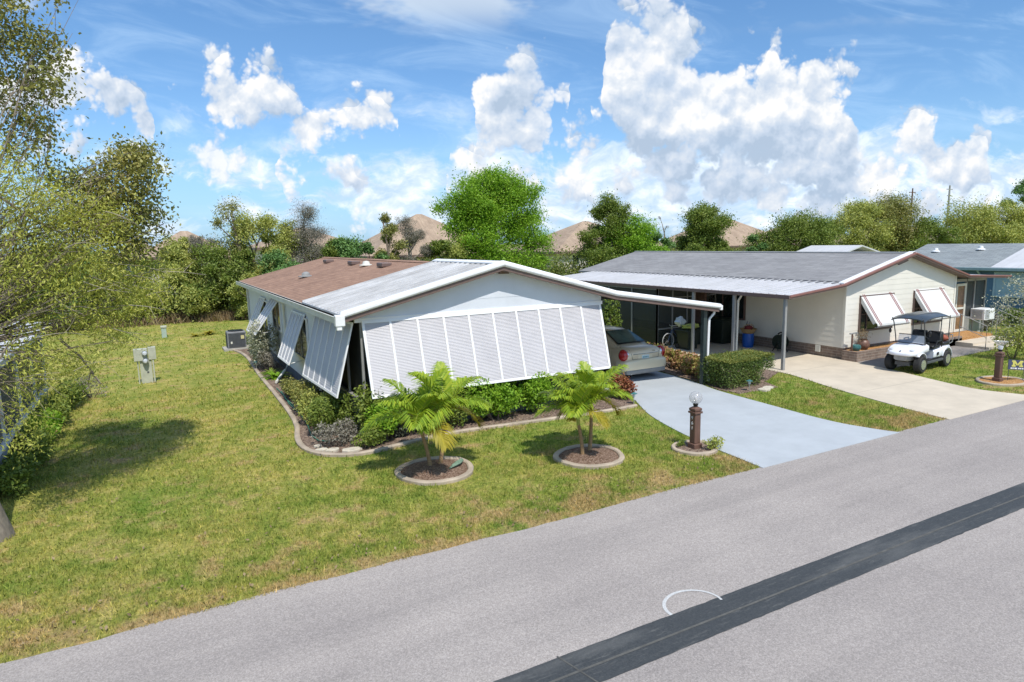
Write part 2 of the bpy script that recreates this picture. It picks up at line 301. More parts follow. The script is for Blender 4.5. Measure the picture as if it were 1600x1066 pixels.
def glass_mat(name, col=(0.02, 0.03, 0.03), rough=0.05):
    mt, nb, out = new_mat(name); pos = nb.n('ShaderNodeNewGeometry').outputs['Position']
    n = nb.noise(pos, 1.6, 4, 0.6)
    principled(nb, out, nb.mix(nb.rng(n, 0.35, 0.65), tuple(c * 0.7 for c in col), tuple(c * 1.5 for c in col)), rough, spec=0.6)
    return mt
def screen_mat(name, col, opac):
    mt, nb, out = new_mat(name)
    p = nb.n('ShaderNodeBsdfPrincipled'); p.inputs['Base Color'].default_value = col + (1,); p.inputs['Roughness'].default_value = 0.6
    t = nb.n('ShaderNodeBsdfTransparent'); mx = nb.n('ShaderNodeMixShader'); mx.inputs[0].default_value = opac
    nb.nt.links.new(t.outputs[0], mx.inputs[1]); nb.nt.links.new(p.outputs[0], mx.inputs[2]); nb.nt.links.new(mx.outputs[0], out.inputs[0])
    return mt
def clear_glass(name, tint=(0.8, 0.85, 0.85), opac=0.35, rough=0.03):
    mt, nb, out = new_mat(name)
    p = nb.n('ShaderNodeBsdfPrincipled'); p.inputs['Base Color'].default_value = tint + (1,); p.inputs['Roughness'].default_value = rough; p.inputs['Specular IOR Level'].default_value = 0.8
    t = nb.n('ShaderNodeBsdfTransparent'); mx = nb.n('ShaderNodeMixShader'); mx.inputs[0].default_value = opac
    nb.nt.links.new(t.outputs[0], mx.inputs[1]); nb.nt.links.new(p.outputs[0], mx.inputs[2]); nb.nt.links.new(mx.outputs[0], out.inputs[0])
    return mt
def carpaint(name, col, metal=0.6, rough=0.32):
    mt, nb, out = new_mat(name); pos = nb.n('ShaderNodeNewGeometry').outputs['Position']
    n = nb.noise(pos, 3, 4, 0.6); fl = nb.noise(pos, 600, 2)
    c = nb.mix(nb.rng(n, 0.3, 0.7, 0, 0.12), col, tuple(x * 0.75 for x in col))
    c = nb.mix(nb.rng(fl, 0.4, 0.7, 0, 0.2), c, tuple(min(1, x * 1.3) for x in col))
    principled(nb, out, c, rough, metal, coat=0.4)
    return mt
M = dict(
    lawn=lawn_mat(), blade=blade_mat(), asphalt=asphalt_mat(),
    tar=None,
    blue_drive=concrete_mat('painted_concrete', (0.425, 0.455, 0.480), None, 0.16, 0.05),
    drive=concrete_mat('tan_concrete', (0.58, 0.505, 0.40), 3.1, 0.28, 0.07),
    slab=concrete_mat('grey_concrete', (0.40, 0.38, 0.34), None, 0.35),
    walk=concrete_mat('aggregate_walk', (0.28, 0.255, 0.235), None, 0.4, 0.12),
    curb=concrete_mat('curbing', (0.43, 0.355, 0.275), None, 0.8, 0.2),
    siding=pmat('white_siding', (0.64, 0.67, 0.72), 0.5, var=0.04, scale=1.6, dirt=0.10),
    cream=pmat('cream_siding', (0.75, 0.72, 0.64), 0.5, var=0.035, scale=1.6, dirt=0.06),
    white=pmat('white_paint', (0.80, 0.80, 0.80), 0.4, var=0.04, scale=3, dirt=0.12),
    louvre=pmat('louvre_paint', (0.52, 0.505, 0.52), 0.5, var=0.05, scale=2, dirt=0.12),
    offwhite=pmat('aged_white_paint', (0.66, 0.65, 0.58), 0.5, var=0.07, scale=3, dirt=0.25),
    brown=pmat('brown_trim', (0.15, 0.10, 0.085), 0.5, var=0.15),
    redbrown=pmat('red_brown_trim', (0.23, 0.105, 0.085), 0.5, var=0.1),
    darkgrey=pmat('dark_grey', (0.075, 0.08, 0.085), 0.6, var=0.2),
    black=pmat('black_plastic', (0.012, 0.013, 0.014), 0.45, var=0.3),
    rubber=pmat('rubber', (0.02, 0.02, 0.02), 0.8, var=0.3, bump=0.4),
    skirt=pmat('skirting', (0.11, 0.12, 0.14), 0.8, var=0.25, scale=3, dirt=0.5),
    alu=pmat('aluminium', (0.46, 0.47, 0.47), 0.35, 0.7, var=0.1),
    greymetal=pmat('grey_painted_metal', (0.28, 0.28, 0.27), 0.5, var=0.12),
    shingle=shingle_mat('brown_shingles', (0.375, 0.235, 0.165), (0.305, 0.187, 0.130), (0.22, 0.135, 0.10)),
    greyshingle=shingle_mat('grey_shingles', (0.300, 0.302, 0.306), (0.252, 0.254, 0.258), (0.20, 0.20, 0.205), 0.5, 0.2),
    blueshingle=shingle_mat('pale_shingles', (0.30, 0.335, 0.345), (0.24, 0.27, 0.285), (0.17, 0.19, 0.20), 0.4, 0.2),
    tile=shingle_mat('tan_tiles', (0.42, 0.325, 0.240), (0.35, 0.265, 0.195), (0.27, 0.205, 0.15), 0.5, 0.4, 0.2),
    pan=panroof_mat('dirty_pan_roof', (0.62, 0.62, 0.62), (0.33, 0.325, 0.32), 0.72),
    panclean=panroof_mat('white_pan_roof', (0.60, 0.60, 0.62), (0.42, 0.42, 0.42), 0.6),
    brick=brick_mat('tan_block', (0.27, 0.205, 0.165), (0.21, 0.155, 0.125), (0.34, 0.29, 0.25)),
    mulch=mulch_mat('dark_mulch', [(0.06, 0.034, 0.024), (0.17, 0.105, 0.072), (0.29, 0.20, 0.15), (0.46, 0.36, 0.28)]),
    bedmulch=mulch_mat('grey_mulch', [(0.05, 0.035, 0.028), (0.14, 0.10, 0.08), (0.30, 0.22, 0.17), (0.48, 0.38, 0.30)], 26),
    orange=mulch_mat('orange_mulch', [(0.22, 0.10, 0.03), (0.42, 0.21, 0.075), (0.56, 0.32, 0.14), (0.62, 0.42, 0.24)], 30),
    glass=glass_mat('dark_glass'), carglass=glass_mat('tinted_glass', (0.075, 0.12, 0.105), 0.04),
    screen=screen_mat('insect_screen', (0.035, 0.04, 0.04), 0.80),
    screen_thin=screen_mat('thin_insect_screen', (0.05, 0.055, 0.055), 0.55),
    curtain=pmat('curtain', (0.42, 0.40, 0.34), 0.8, var=0.3, scale=3, stretch=(4, 4, 0.3)),
    roomdark=pmat('dark_interior', (0.035, 0.036, 0.034), 0.9, var=0.4, scale=1.2),
    wood=pmat('brown_wood_post', (0.13, 0.070, 0.050), 0.6, var=0.25, scale=9, stretch=(1, 1, 0.2)),
    darkpost=pmat('dark_green_post', (0.03, 0.045, 0.045), 0.45, var=0.2),
    bark=pmat('bark', (0.15, 0.115, 0.085), 0.9, var=0.45, scale=12, bump=0.8, stretch=(1, 1, 0.3)),
    palebark=pmat('pale_bark', (0.33, 0.29, 0.23), 0.85, var=0.35, scale=12, bump=0.6, stretch=(1, 1, 0.4)),
)
def tar_mat():
    mt, nb, out = new_mat('tar_strip'); pos = nb.n('ShaderNodeNewGeometry').outputs['Position']
    X, Y, Z = nb.xyz(pos)
    n = nb.noise(nb.vec('MULTIPLY', pos, (0.8, 7, 1)), 3.0, 8, 0.85); sp = nb.noise(pos, 40, 4, 0.8); big = nb.noise(nb.vec('MULTIPLY', pos, (0.25, 1, 1)), 1.0, 5, 0.6)
    c = nb.ramp(sp, [(0.3, (0.030, 0.034, 0.037)), (0.7, (0.066, 0.071, 0.074))])
    c = nb.mix(nb.rng(n, 0.54, 0.68, 0, 0.55), c, (0.20, 0.195, 0.18))
    far = nb.rng(X, 6.0, 14.0, 0.0, 0.16)
    c = nb.mix(nb.rng(nb.math('ADD', big, far), 0.58, 0.82, 0, 0.5), c, (0.25, 0.245, 0.23))
    principled(nb, out, c, 0.7, spec=0.35, bump=sp, bstr=0.4, bdist=0.004)
    return mt
M['tar'] = tar_mat()
# ------------------------------------------------------------------ mesh helpers
ORG = {}
class MB:
    def __init__(s): s.v = []; s.f = []
    def add(s, vs, fs):
        o = len(s.v); s.v += [tuple(p) for p in vs]; s.f += [tuple(i + o for i in f) for f in fs]; return s
    def box(s, x0, x1, y0, y1, z0, z1):
        vs = [(x0, y0, z0), (x1, y0, z0), (x1, y1, z0), (x0, y1, z0), (x0, y0, z1), (x1, y0, z1), (x1, y1, z1), (x0, y1, z1)]
        return s.add(vs, [(0, 3, 2, 1), (4, 5, 6, 7), (0, 1, 5, 4), (1, 2, 6, 5), (2, 3, 7, 6), (3, 0, 4, 7)])
    def beam(s, p0, p1, w, h, up=(0, 0, 1)):
        p0, p1 = Vector(p0), Vector(p1); d = (p1 - p0).normalized(); u = Vector(up)
        if abs(d.dot(u)) > 0.98: u = Vector((0, 1, 0))
        a = d.cross(u).normalized() * w / 2; c = a.cross(d).normalized() * h / 2
        vs = [p + sa * a + sb * c for p in (p0, p1) for sa, sb in ((-1, -1), (1, -1), (1, 1), (-1, 1))]
        return s.add(vs, [(0, 1, 2, 3), (7, 6, 5, 4), (0, 4, 5, 1), (1, 5, 6, 2), (2, 6, 7, 3), (3, 7, 4, 0)])
    def tube(s, pts, r, n=8, cap=True):
        pts = [Vector(p) for p in pts]; rs = r if isinstance(r, (list, tuple)) else [r] * len(pts)
        o = len(s.v); ref = Vector((0.13, 0.21, 0.97)) if abs((pts[-1] - pts[0]).normalized().z) < 0.9 else Vector((0.97, 0.2, 0.1))
        for i, p in enumerate(pts):
            d = (pts[min(i + 1, len(pts) - 1)] - pts[max(i - 1, 0)]).normalized()
            a = d.cross(ref).normalized(); c = d.cross(a)
            for k in range(n):
                t = 2 * math.pi * k / n; s.v.append(tuple(p + (a * math.cos(t) + c * math.sin(t)) * rs[i]))
        for i in range(len(pts) - 1):
            for k in range(n):
                q = (k + 1) % n; s.f.append((o + i * n + k, o + i * n + q, o + (i + 1) * n + q, o + (i + 1) * n + k))
        if cap:
            s.f.append(tuple(o + k for k in range(n - 1, -1, -1))); s.f.append(tuple(o + (len(pts) - 1) * n + k for k in range(n)))
        return s
    def lathe(s, prof, c=(0, 0, 0), n=24, axis='z'):
        o = len(s.v)
        for (r, z) in prof:
            for k in range(n):
                t = 2 * math.pi * k / n; x, y = r * math.cos(t), r * math.sin(t)
                p = (x, y, z) if axis == 'z' else ((x, z, y) if axis == 'y' else (z, x, y))
                s.v.append((c[0] + p[0], c[1] + p[1], c[2] + p[2]))
        for i in range(len(prof) - 1):
            for k in range(n):
                q = (k + 1) % n; s.f.append((o + i * n + k, o + i * n + q, o + (i + 1) * n + q, o + (i + 1) * n + k))
        if prof[0][0] > 1e-4: s.f.append(tuple(o + k for k in range(n - 1, -1, -1)))
        if prof[-1][0] > 1e-4: s.f.append(tuple(o + (len(prof) - 1) * n + k for k in range(n)))
        return s
    def sphere(s, c, r, n=16, sc=(1, 1, 1)):
        m = n // 2; o = len(s.v)
        for i in range(m + 1):
            ph = math.pi * i / m
            for k in range(n):
                t = 2 * math.pi * k / n
                s.v.append((c[0] + r * sc[0] * math.sin(ph) * math.cos(t), c[1] + r * sc[1] * math.sin(ph) * math.sin(t), c[2] - r * sc[2] * math.cos(ph)))
        for i in range(m):
            for k in range(n):
                q = (k + 1) % n; s.f.append((o + i * n + k, o + i * n + q, o + (i + 1) * n + q, o + (i + 1) * n + k))
        return s
    def poly(s, pts, z0, z1):
        """extruded polygon, pts counter-clockwise in plan"""
        n = len(pts); vs = [(x, y, z0) for x, y in pts] + [(x, y, z1) for x, y in pts]
        return s.add(vs, [tuple(range(n - 1, -1, -1)), tuple(range(n, 2 * n))] + [(i, (i + 1) % n, n + (i + 1) % n, n + i) for i in range(n)])
    def sheet(s, pts, z): return s.add([(x, y, z) for x, y in pts], [tuple(range(len(pts)))])
    def strip(s, top, t, y0, y1):
        """slab following a line of (x,z) points, thickness t downwards, from y0 to y1"""
        n = len(top); vs = []
        for y in (y0, y1):
            vs += [(x, y, z) for x, z in top] + [(x, y, z - t) for x, z in top]
        fs = []
        for i in range(n - 1):
            fs += [(i, i + 1, 2 * n + i + 1, 2 * n + i), (n + i, 3 * n + i, 3 * n + i + 1, n + i + 1), (i, n + i, n + i + 1, i + 1), (2 * n + i, 2 * n + i + 1, 3 * n + i + 1, 3 * n + i)]
        fs += [(0, 2 * n, 3 * n, n), (n - 1, 2 * n - 1, 4 * n - 1, 3 * n - 1)]
        return s.add(vs, fs)
    def loft(s, secs, caps=True, closed=True):
        n = len(secs[0]); o = len(s.v)
        for q in secs: s.v += [tuple(p) for p in q]
        for i in range(len(secs) - 1):
            for k in range(n if closed else n - 1):
                q = (k + 1) % n; s.f.append((o + i * n + k, o + i * n + q, o + (i + 1) * n + q, o + (i + 1) * n + k))
        if caps:
            s.f.append(tuple(o + k for k in range(n - 1, -1, -1))); s.f.append(tuple(o + (len(secs) - 1) * n + k for k in range(n)))
        return s
    def quads(s, arr):
        """arr (N,4,3)"""
        a = np.asarray(arr); o = len(s.v)
        s.v += [tuple(p) for p in a.reshape(-1, 3)]; s.f += [(o + 4 * i, o + 4 * i + 1, o + 4 * i + 2, o + 4 * i + 3) for i in range(len(a))]
        return s
    def xf(s, mat):
        s.v = [tuple(mat @ Vector(p)) for p in s.v]; return s
    def build(s, name, mat, parent=None, smooth=False, bevel=0, subsurf=0, recalc=True):
        off = root_org(parent) if parent is not None else (0, 0, 0)
        me = bpy.data.meshes.new(name)
        me.from_pydata([(p[0] - off[0], p[1] - off[1], p[2] - off[2]) for p in s.v], [], s.f)
        if recalc:
            import bmesh
            bm = bmesh.new(); bm.from_mesh(me); bmesh.ops.recalc_face_normals(bm, faces=bm.faces); bm.to_mesh(me); bm.free()
        me.update(); o = bpy.data.objects.new(name, me); C.objects.link(o)
        me.materials.append(mat if not isinstance(mat, str) else M[mat])
        if smooth: me.shade_smooth()
        if bevel:
            mo = o.modifiers.new('b', 'BEVEL'); mo.width = bevel; mo.segments = 2; mo.limit_method = 'ANGLE'; mo.angle_limit = RD(40)
        if subsurf:
            mo = o.modifiers.new('s', 'SUBSURF'); mo.levels = subsurf; mo.render_levels = subsurf
        if smooth and (bevel or not subsurf):
            try: me.set_sharp_from_angle(angle=RD(42))
            except Exception: pass
        if parent is not None: o.parent = parent
        return o
def root_org(o):
    while o.parent is not None: o = o.parent
    return ORG.get(o.name, (0, 0, 0))
def tag(o, label=None, cat=None, group=None, kind=None):
    if label: o['label'] = label
    if cat: o['category'] = cat
    if group: o['group'] = group
    if kind: o['kind'] = kind
    return o
def thing(name, label, cat, loc=(0, 0, 0), group=None):
    o = bpy.data.objects.new(name, None); C.objects.link(o); o.location = loc; o.empty_display_size = 0.3
    ORG[o.name] = tuple(loc)
    return tag(o, label, cat, group)
def rootmesh(mb, name, mat, loc, **kw):
    """a thing that is a single mesh, origin at its base"""
    mb.v = [(p[0] - loc[0], p[1] - loc[1], p[2] - loc[2]) for p in mb.v]
    o = mb.build(name, mat, None, **kw); o.location = loc; ORG[o.name] = tuple(loc); return o
def structure(o): o['kind'] = 'structure'; return o
def fast_mesh(name, verts, nper, mat, parent=None, loc=None):
    """verts: (N, nper, 3) array -> N separate polygons"""
    N = verts.shape[0]; v = verts.reshape(-1, 3).astype(np.float32)
    if parent is not None: v = v - np.array(root_org(parent), np.float32)
    if loc is not None: v = v - np.array(loc, np.float32)
    me = bpy.data.meshes.new(name)
    me.vertices.add(len(v)); me.vertices.foreach_set('co', v.ravel())
    me.loops.add(N * nper); me.loops.foreach_set('vertex_index', np.arange(N * nper, dtype=np.int32))
    me.polygons.add(N); me.polygons.foreach_set('loop_start', np.arange(0, N * nper, nper, dtype=np.int32))
    me.update(calc_edges=True); me.validate(verbose=False)
    me.materials.append(M[mat] if isinstance(mat, str) else mat)
    o = bpy.data.objects.new(name, me); C.objects.link(o)
    if parent is not None: o.parent = parent
    if loc is not None: o.location = loc; ORG[o.name] = tuple(loc)
    return o
def leaves(cent, size, rng, aspect=2.0, updir=0.4, droop=0.0):
    """rhombus leaves round the centres (N,3) -> (N,4,3)"""
    N = len(cent)
    ax = rng.normal(size=(N, 3)); ax[:, 2] -= droop; ax /= np.linalg.norm(ax, axis=1)[:, None]
    nr = rng.normal(size=(N, 3)); nr[:, 2] = np.abs(nr[:, 2]) + updir
    sd_ = np.cross(ax, nr); sd_ /= np.linalg.norm(sd_, axis=1)[:, None] + 1e-9
    L = size * rng.uniform(0.6, 1.35, N)[:, None]; Wd = L / aspect
    return np.stack([cent - ax * L * 0.5, cent + sd_ * Wd * 0.5 - ax * L * 0.05, cent + ax * L * 0.5, cent - sd_ * Wd * 0.5 - ax * L * 0.05], 1)
def siding(u0f, u1f, z0, z1, pitch, plane, axis, out, mb=None):
    """lapped boards. plane: wall coordinate, axis 'x' -> wall runs along x at y=plane; out = outward sign"""
    mb = mb or MB(); z = z0
    while z < z1 - 1e-4:
        zt = min(z + pitch, z1)
        a0, b0, a1, b1 = u0f(z), u1f(z), u0f(zt), u1f(zt)
        if b0 - a0 > 0.02:
            t, k = 0.009 * out, 0.003 * out
            pr = [(a0, t, z), (b0, t, z), (max(b1, a1 + 0.001), k, zt), (a1, k, zt), (a0, -0.02 * out, z), (b0, -0.02 * out, z), (max(b1, a1 + .001), -0.02 * out, zt), (a1, -0.02 * out, zt)]
            vs = [(u, plane + d_, w) if axis == 'x' else (plane + d_, u, w) for u, d_, w in pr]
            mb.add(vs, [(0, 1, 2, 3), (7, 6, 5, 4), (0, 4, 5, 1), (1, 5, 6, 2), (2, 6, 7, 3), (3, 7, 4, 0)])
        z = zt
    return mb
def frame(mb, x0, x1, z0, z1, y0, y1, w):
    """rectangular frame in the xz plane"""
    mb.box(x0, x1, y0, y1, z0, z0 + w); mb.box(x0, x1, y0, y1, z1 - w, z1)
    mb.box(x0, x0 + w, y0, y1, z0 + w, z1 - w); mb.box(x1 - w, x1, y0, y1, z0 + w, z1 - w); return mb
def frame_y(mb, y0, y1, z0, z1, x0, x1, w):
    mb.box(x0, x1, y0, y1, z0, z0 + w); mb.box(x0, x1, y0, y1, z1 - w, z1)
    mb.box(x0, x1, y0, y0 + w, z0 + w, z1 - w); mb.box(x0, x1, y1 - w, y1, z0 + w, z1 - w); return mb

# ------------------------------------------------------------------ ground, road, drives
g = MB(); g.sheet([(-1500, -1500), (1500, -1500), (1500, 1500), (-1500, 1500)], 0.0)
structure(g.build('ground', 'lawn', recalc=False))
rng = np.random.default_rng(11)
xs = np.arange(-60, 160, 0.18); ed = 8.78 + 0.035 * np.convolve(rng.normal(size=len(xs)), np.ones(5) / 5, 'same') + 0.03 * np.sin(xs * 0.9)
rd = MB(); n = len(xs)
rd.add([(x, 1.9, 0.008) for x in xs] + [(x, y, 0.008) for x, y in zip(xs, ed)], [(i, i + 1, n + i + 1, n + i) for i in range(n - 1)])
structure(rd.build('road', 'asphalt', recalc=False))
# strip of tar running down the middle, two lanes with a raised seam
xs2 = np.arange(-20, 60, 0.12); n = len(xs2)
e1 = 5.68 + 0.003 * rng.normal(size=n); e0 = 5.10 + 0.004 * rng.normal(size=n)
st = MB(); st.add([(x, y, 0.0125) for x, y in zip(xs2, e0)] + [(x, y, 0.0125) for x, y in zip(xs2, e1)], [(i, i + 1, n + i + 1, n + i) for i in range(n - 1)])
structure(st.build('road_patch', 'tar', recalc=False))
seam = MB()
ys = 5.36 + 0.006 * np.sin(xs2 * 0.7)
seam.add([(x, y - 0.016, 0.016) for x, y in zip(xs2, ys)] + [(x, y + 0.016, 0.016) for x, y in zip(xs2, ys)], [(i, i + 1, n + i + 1, n + i) for i in range(n - 1)])
for x_ in (3.72,):
    seam.add([(x_, 5.08, 0.017), (x_ + 0.02, 5.08, 0.017), (x_ - 0.12, 5.70, 0.017), (x_ - 0.14, 5.70, 0.017)], [(0, 1, 2, 3)])
structure(seam.build('road_seam', pmat('seam_dust', (0.095, 0.093, 0.085), 0.85, var=0.3, scale=8), recalc=False))
arc = MB(); k = 28; vo, vi = [], []
for i in range(k + 1):
    t = math.pi * (1.02 - 1.10 * i / k); w = 0.030 + 0.016 * max(0, math.sin(math.pi * (1 - i / k) * 0.55)) * (1 if i < k * .6 else 0.6)
    vo.append((5.65 + (0.40 + w / 2) * math.cos(t), 5.70 + (0.34 + w / 2) * math.sin(t), 0.0130)); vi.append((5.65 + (0.40 - w / 2) * math.cos(t), 5.70 + (0.34 - w / 2) * math.sin(t), 0.0130))
arc.add(vo + vi, [(i, i + 1, k + 2 + i, k + 1 + i) for i in range(k)])
structure(arc.build('painted_arc', pmat('road_paint', (0.52, 0.52, 0.51), 0.7, var=0.15, scale=30, dirt=0.35), recalc=False))
DL = [(10.42, 8.72), (10.49, 9.5), (10.57, 10.48), (10.86, 11.95), (11.2, 13.1), (11.62, 13.96), (12.1, 14.9), (12.2, 27.0)]
DR = [(15.3, 27.0), (15.28, 17.2), (15.05, 15.2), (14.76, 14.27), (14.66, 12.21), (14.52, 10.2), (14.80, 9.2), (15.02, 8.72)]
def smooth_line(pts, it=2):
    for _ in range(it):
        q = [pts[0]]
        for a, c in zip(pts[:-1], pts[1:]): q += [(a[0] * .75 + c[0] * .25, a[1] * .75 + c[1] * .25), (a[0] * .25 + c[0] * .75, a[1] * .25 + c[1] * .75)]
        pts = q + [pts[-1]]
    return pts
D1 = smooth_line(DL) + smooth_line(DR)
structure(MB().poly(D1[::-1], -0.05, 0.018).build('driveway', 'blue_drive'))
D2 = smooth_line([(17.1, 8.72), (17.2, 9.51), (17.34, 10.21), (17.86, 12.5), (18.42, 14.07), (18.6, 14.95), (18.62, 21.5)]) + smooth_line([(22.42, 21.5), (22.36, 14.71), (21.91, 12.99), (21.25, 10.8), (21.1, 10.0), (21.6, 8.72)])
structure(MB().poly(D2[::-1], -0.05, 0.017).build('driveway', 'drive'))
structure(MB().poly([(22.05, 13.35), (24.2, 13.25), (28.7, 13.35), (28.7, 14.68), (22.3, 14.68)], -0.05, 0.025).build('path', 'walk'))

def inpoly(P, X, Y):
    r = np.zeros(X.shape, bool); n = len(P)
    for i in range(n):
        x0, y0 = P[i]; x1, y1 = P[(i + 1) % n]
        c = ((y0 > Y) != (y1 > Y)) & (X < (x1 - x0) * (Y - y0) / (y1 - y0 + 1e-12) + x0); r ^= c
    return r
BED = smooth_line([(2.62, 32.6), (3.12, 31.2), (3.25, 29.0), (3.10, 25.5), (3.08, 22.64), (3.06, 19.58), (2.98, 17.2), (2.68, 15.8), (2.70, 14.85), (3.05, 14.22), (3.64, 13.92), (4.3, 13.98), (5.33, 14.3), (6.33, 14.35), (7.67, 14.2), (8.57, 14.12), (9.55, 14.05), (10.9, 13.95), (11.5, 14.0)], 2)
BEDP = BED + [(12.0, 15.0), (12.0, 16.2), (5, 16.2), (5, 32.6)]
HB = [(15.0, 13.5), (16.6, 13.45), (16.9, 14.2), (18.5, 15.0), (18.5, 19.0), (15.35, 19.5), (15.35, 17.2), (15.12, 15.2), (14.85, 14.2)]
RINGS = [(4.72, 12.06, 0.74), (7.88, 11.12, 0.70)]
# lawn blades: one mass nobody could count
def blades():
    rg = np.random.default_rng(5); out_ = []
    for (x0, x1, y0, y1, dens_, hh, ww) in ((-3.5, 17.4, 8.76, 9.6, 1500, 0.060, 0.015), (-4, 17.3, 9.6, 12, 950, 0.058, 0.017), (-4.5, 18.6, 12, 16, 450, 0.06, 0.022), (-4, 4, 16, 24, 210, 0.065, 0.03), (-6, 4.0, 24, 46, 40, 0.07, 0.05), (21.0, 30, 8.76, 13.4, 330, 0.055, 0.02)):
        n_ = int((x1 - x0) * (y1 - y0) * dens_); X = rg.uniform(x0, x1, n_); Y = rg.uniform(y0, y1, n_)
        bad = inpoly(D1, X, Y) | inpoly(D2, X, Y) | inpoly(BEDP, X, Y) | inpoly(HB, X, Y)
        for (rx, ry, rr) in RINGS: bad |= (X - rx) ** 2 + (Y - ry) ** 2 < (rr + 0.05) ** 2
        bad |= (X - 10.17) ** 2 + (Y - 10.36) ** 2 < 0.52 ** 2
        bad |= (X > 21.9) & (X < 23.6) & (Y > 9.7) & (Y < 10.9) & ((X - 22.75) ** 2 + (Y - 10.3) ** 2 < 0.7)
        patch = np.sin(X * 2.1 + 1.3 * np.sin(Y * 1.7)) + np.sin(Y * 2.7 + 1.1 * np.sin(X * 1.3)) + rg.normal(size=n_) * 0.9
        bad |= patch < -1.7
        X, Y = X[~bad], Y[~bad]; k_ = len(X)
        h = hh * rg.uniform(0.4, 1.5, k_); a = rg.uniform(0, 6.283, k_); la = rg.uniform(0, 6.283, k_); le = rg.uniform(0.1, 0.9, k_) * h
        w = ww * rg.uniform(0.6, 1.3, k_) * 0.5
        z = np.zeros(k_)
        out_.append(np.stack([np.stack([X - w * np.cos(a), Y - w * np.sin(a), z], 1), np.stack([X + w * np.cos(a), Y + w * np.sin(a), z], 1), np.stack([X + le * np.cos(la), Y + le * np.sin(la), h], 1)], 1))
    return np.concatenate(out_)
tag(fast_mesh('grass', blades(), 3, 'blade'), 'short patchy green and straw coloured lawn grass', 'grass', kind='stuff')
# planting bed soil and curbing
tag(structure(MB().poly(BEDP[::-1], -0.05, 0.035).build('planting_bed', 'bedmulch')))
tag(structure(MB().poly(HB, -0.05, 0.03).build('planting_bed', 'bedmulch')))
def curbing(pts, w, h, name, label, closed=False, seg=0.0):
    mb = MB(); P = [Vector((x, y, 0)) for x, y in pts]; n = len(P); secs = []
    for i in range(n):
        a = P[i - 1] if (i or closed) else P[i]; c = P[(i + 1) % n] if (i < n - 1 or closed) else P[i]
        d_ = (c - a).normalized(); nn = Vector((-d_.y, d_.x, 0)); ww = w * random.uniform(0.94, 1.06) / 2; hh = h * random.uniform(0.93, 1.07)
        secs.append([P[i] - nn * ww + Vector((0, 0, -0.03)), P[i] - nn * ww + Vector((0, 0, hh * 0.7)), P[i] - nn * ww * 0.6 + Vector((0, 0, hh)), P[i] + nn * ww * 0.6 + Vector((0, 0, hh)), P[i] + nn * ww + Vector((0, 0, hh * 0.7)), P[i] + nn * ww + Vector((0, 0, -0.03))])
    if closed: secs.append(secs[0])
    mb.loft(secs, caps=not closed)
    loc = (pts[0][0], pts[0][1], 0)
    return tag(rootmesh(mb, name, 'curb', loc, smooth=True), label, 'curb')
curbing(BED, 0.13, 0.075, 'garden_curb', 'long curving tan concrete curb around the bed of the white house')
# ------------------------------------------------------------------ WHITE HOUSE (house one)
h1 = thing('house', 'white sided house with brown shingle roof and a wide louvered shutter across its front', 'house', (7.6, 15.2, 0))
XL, XR, YF, YB, XM, ZP = 4.07, 11.2, 15.2, 34.3, 7.87, 4.05
EL, ER = (3.68, 3.02), (11.46, 3.10)
def z1roof(x): return EL[1] + (ZP - EL[1]) * (x - EL[0]) / (XM - EL[0]) if x < XM else ZP + (ER[1] - ZP) * (x - XM) / (ER[0] - XM)
# core volume (dark skirt below, siding above)
MB().box(XL + .03, XR - .03, YF + .06, YB - .03, 0, 0.5).build('skirting', 'skirt', h1)
core = MB()
prof = [(XL, 0.36), (XR, 0.36), (XR, z1roof(XR) - .06), (XM, ZP - .06), (XL, z1roof(XL) - .06)]
vs = [(x, y, z) for y in (19.2, YB) for x, z in prof]; core.add(vs, [(0, 1, 2, 3, 4), (9, 8, 7, 6, 5)] + [(i, (i + 1) % 5, 5 + (i + 1) % 5, 5 + i) for i in range(5)])
siding(lambda z: 19.2, lambda z: YB, 0.36, 2.98, 0.203, XL, 'y', -1, core)
core.build('wall', 'siding', h1)
# gable boards above the shutter
gb = MB()
def gx0(z): return XL if z < z1roof(XL) - .1 else XM - (ZP - .1 - z) / (ZP - EL[1]) * (XM - EL[0])
def gx1(z): return XR if z < z1roof(XR) - .1 else XM + (ZP - .1 - z) / (ZP - ER[1]) * (ER[0] - XM)
siding(gx0, gx1, 2.88, 3.94, 0.30, YF, 'x', -1, gb)
gb.add([(x, y, z) for y in (YF + .02, YF + .10) for x, z in ((XL, 2.88), (XR, 2.88), (XR, z1roof(XR) - .06), (XM, ZP - .06), (XL, z1roof(XL) - .06))], [(0, 1, 2, 3, 4), (9, 8, 7, 6, 5)] + [(i, (i + 1) % 5, 5 + (i + 1) % 5, 5 + i) for i in range(5)])
gb.build('gable_wall', 'siding', h1)
MB().box(XL - .01, XR + .01, YF - .035, YF + .03, 2.80, 2.90).build('header_trim', 'white', h1, bevel=.005)
# screened front room: glass behind the shutters, corner post, sill
rm = MB(); rm.box(XL + .16, XR - .10, YF + .12, 19.1, 0.40, 2.86); rm.build('front_room_glazing', 'roomdark', h1)
fr = MB()
for x in np.linspace(XL + .9, XR - .05, 8): fr.box(x - .03, x + .03, YF + .03, YF + .09, .95, 2.84)
fr.box(XL, XR, YF, YF + .10, .90, .96)
for y in np.linspace(YF + 1.0, 19.15, 4): fr.box(XL + .02, XL + .08, y - .03, y + .03, .95, 2.9)
fr.box(XL, XL + .10, YF + .10, 19.2, .90, .96)
fr.build('front_room_frame', 'greymetal', h1, bevel=.004)
MB().box(XL + .12, XL + .19, YF + .0, YF + .07, 0.92, 2.82).build('corner_post', 'greymetal', h1, bevel=.006)
MB().box(XL + .02, XR - .02, YF + .04, YF + .085, 0.45, .90).build('front_kick_panel', 'darkgrey', h1)
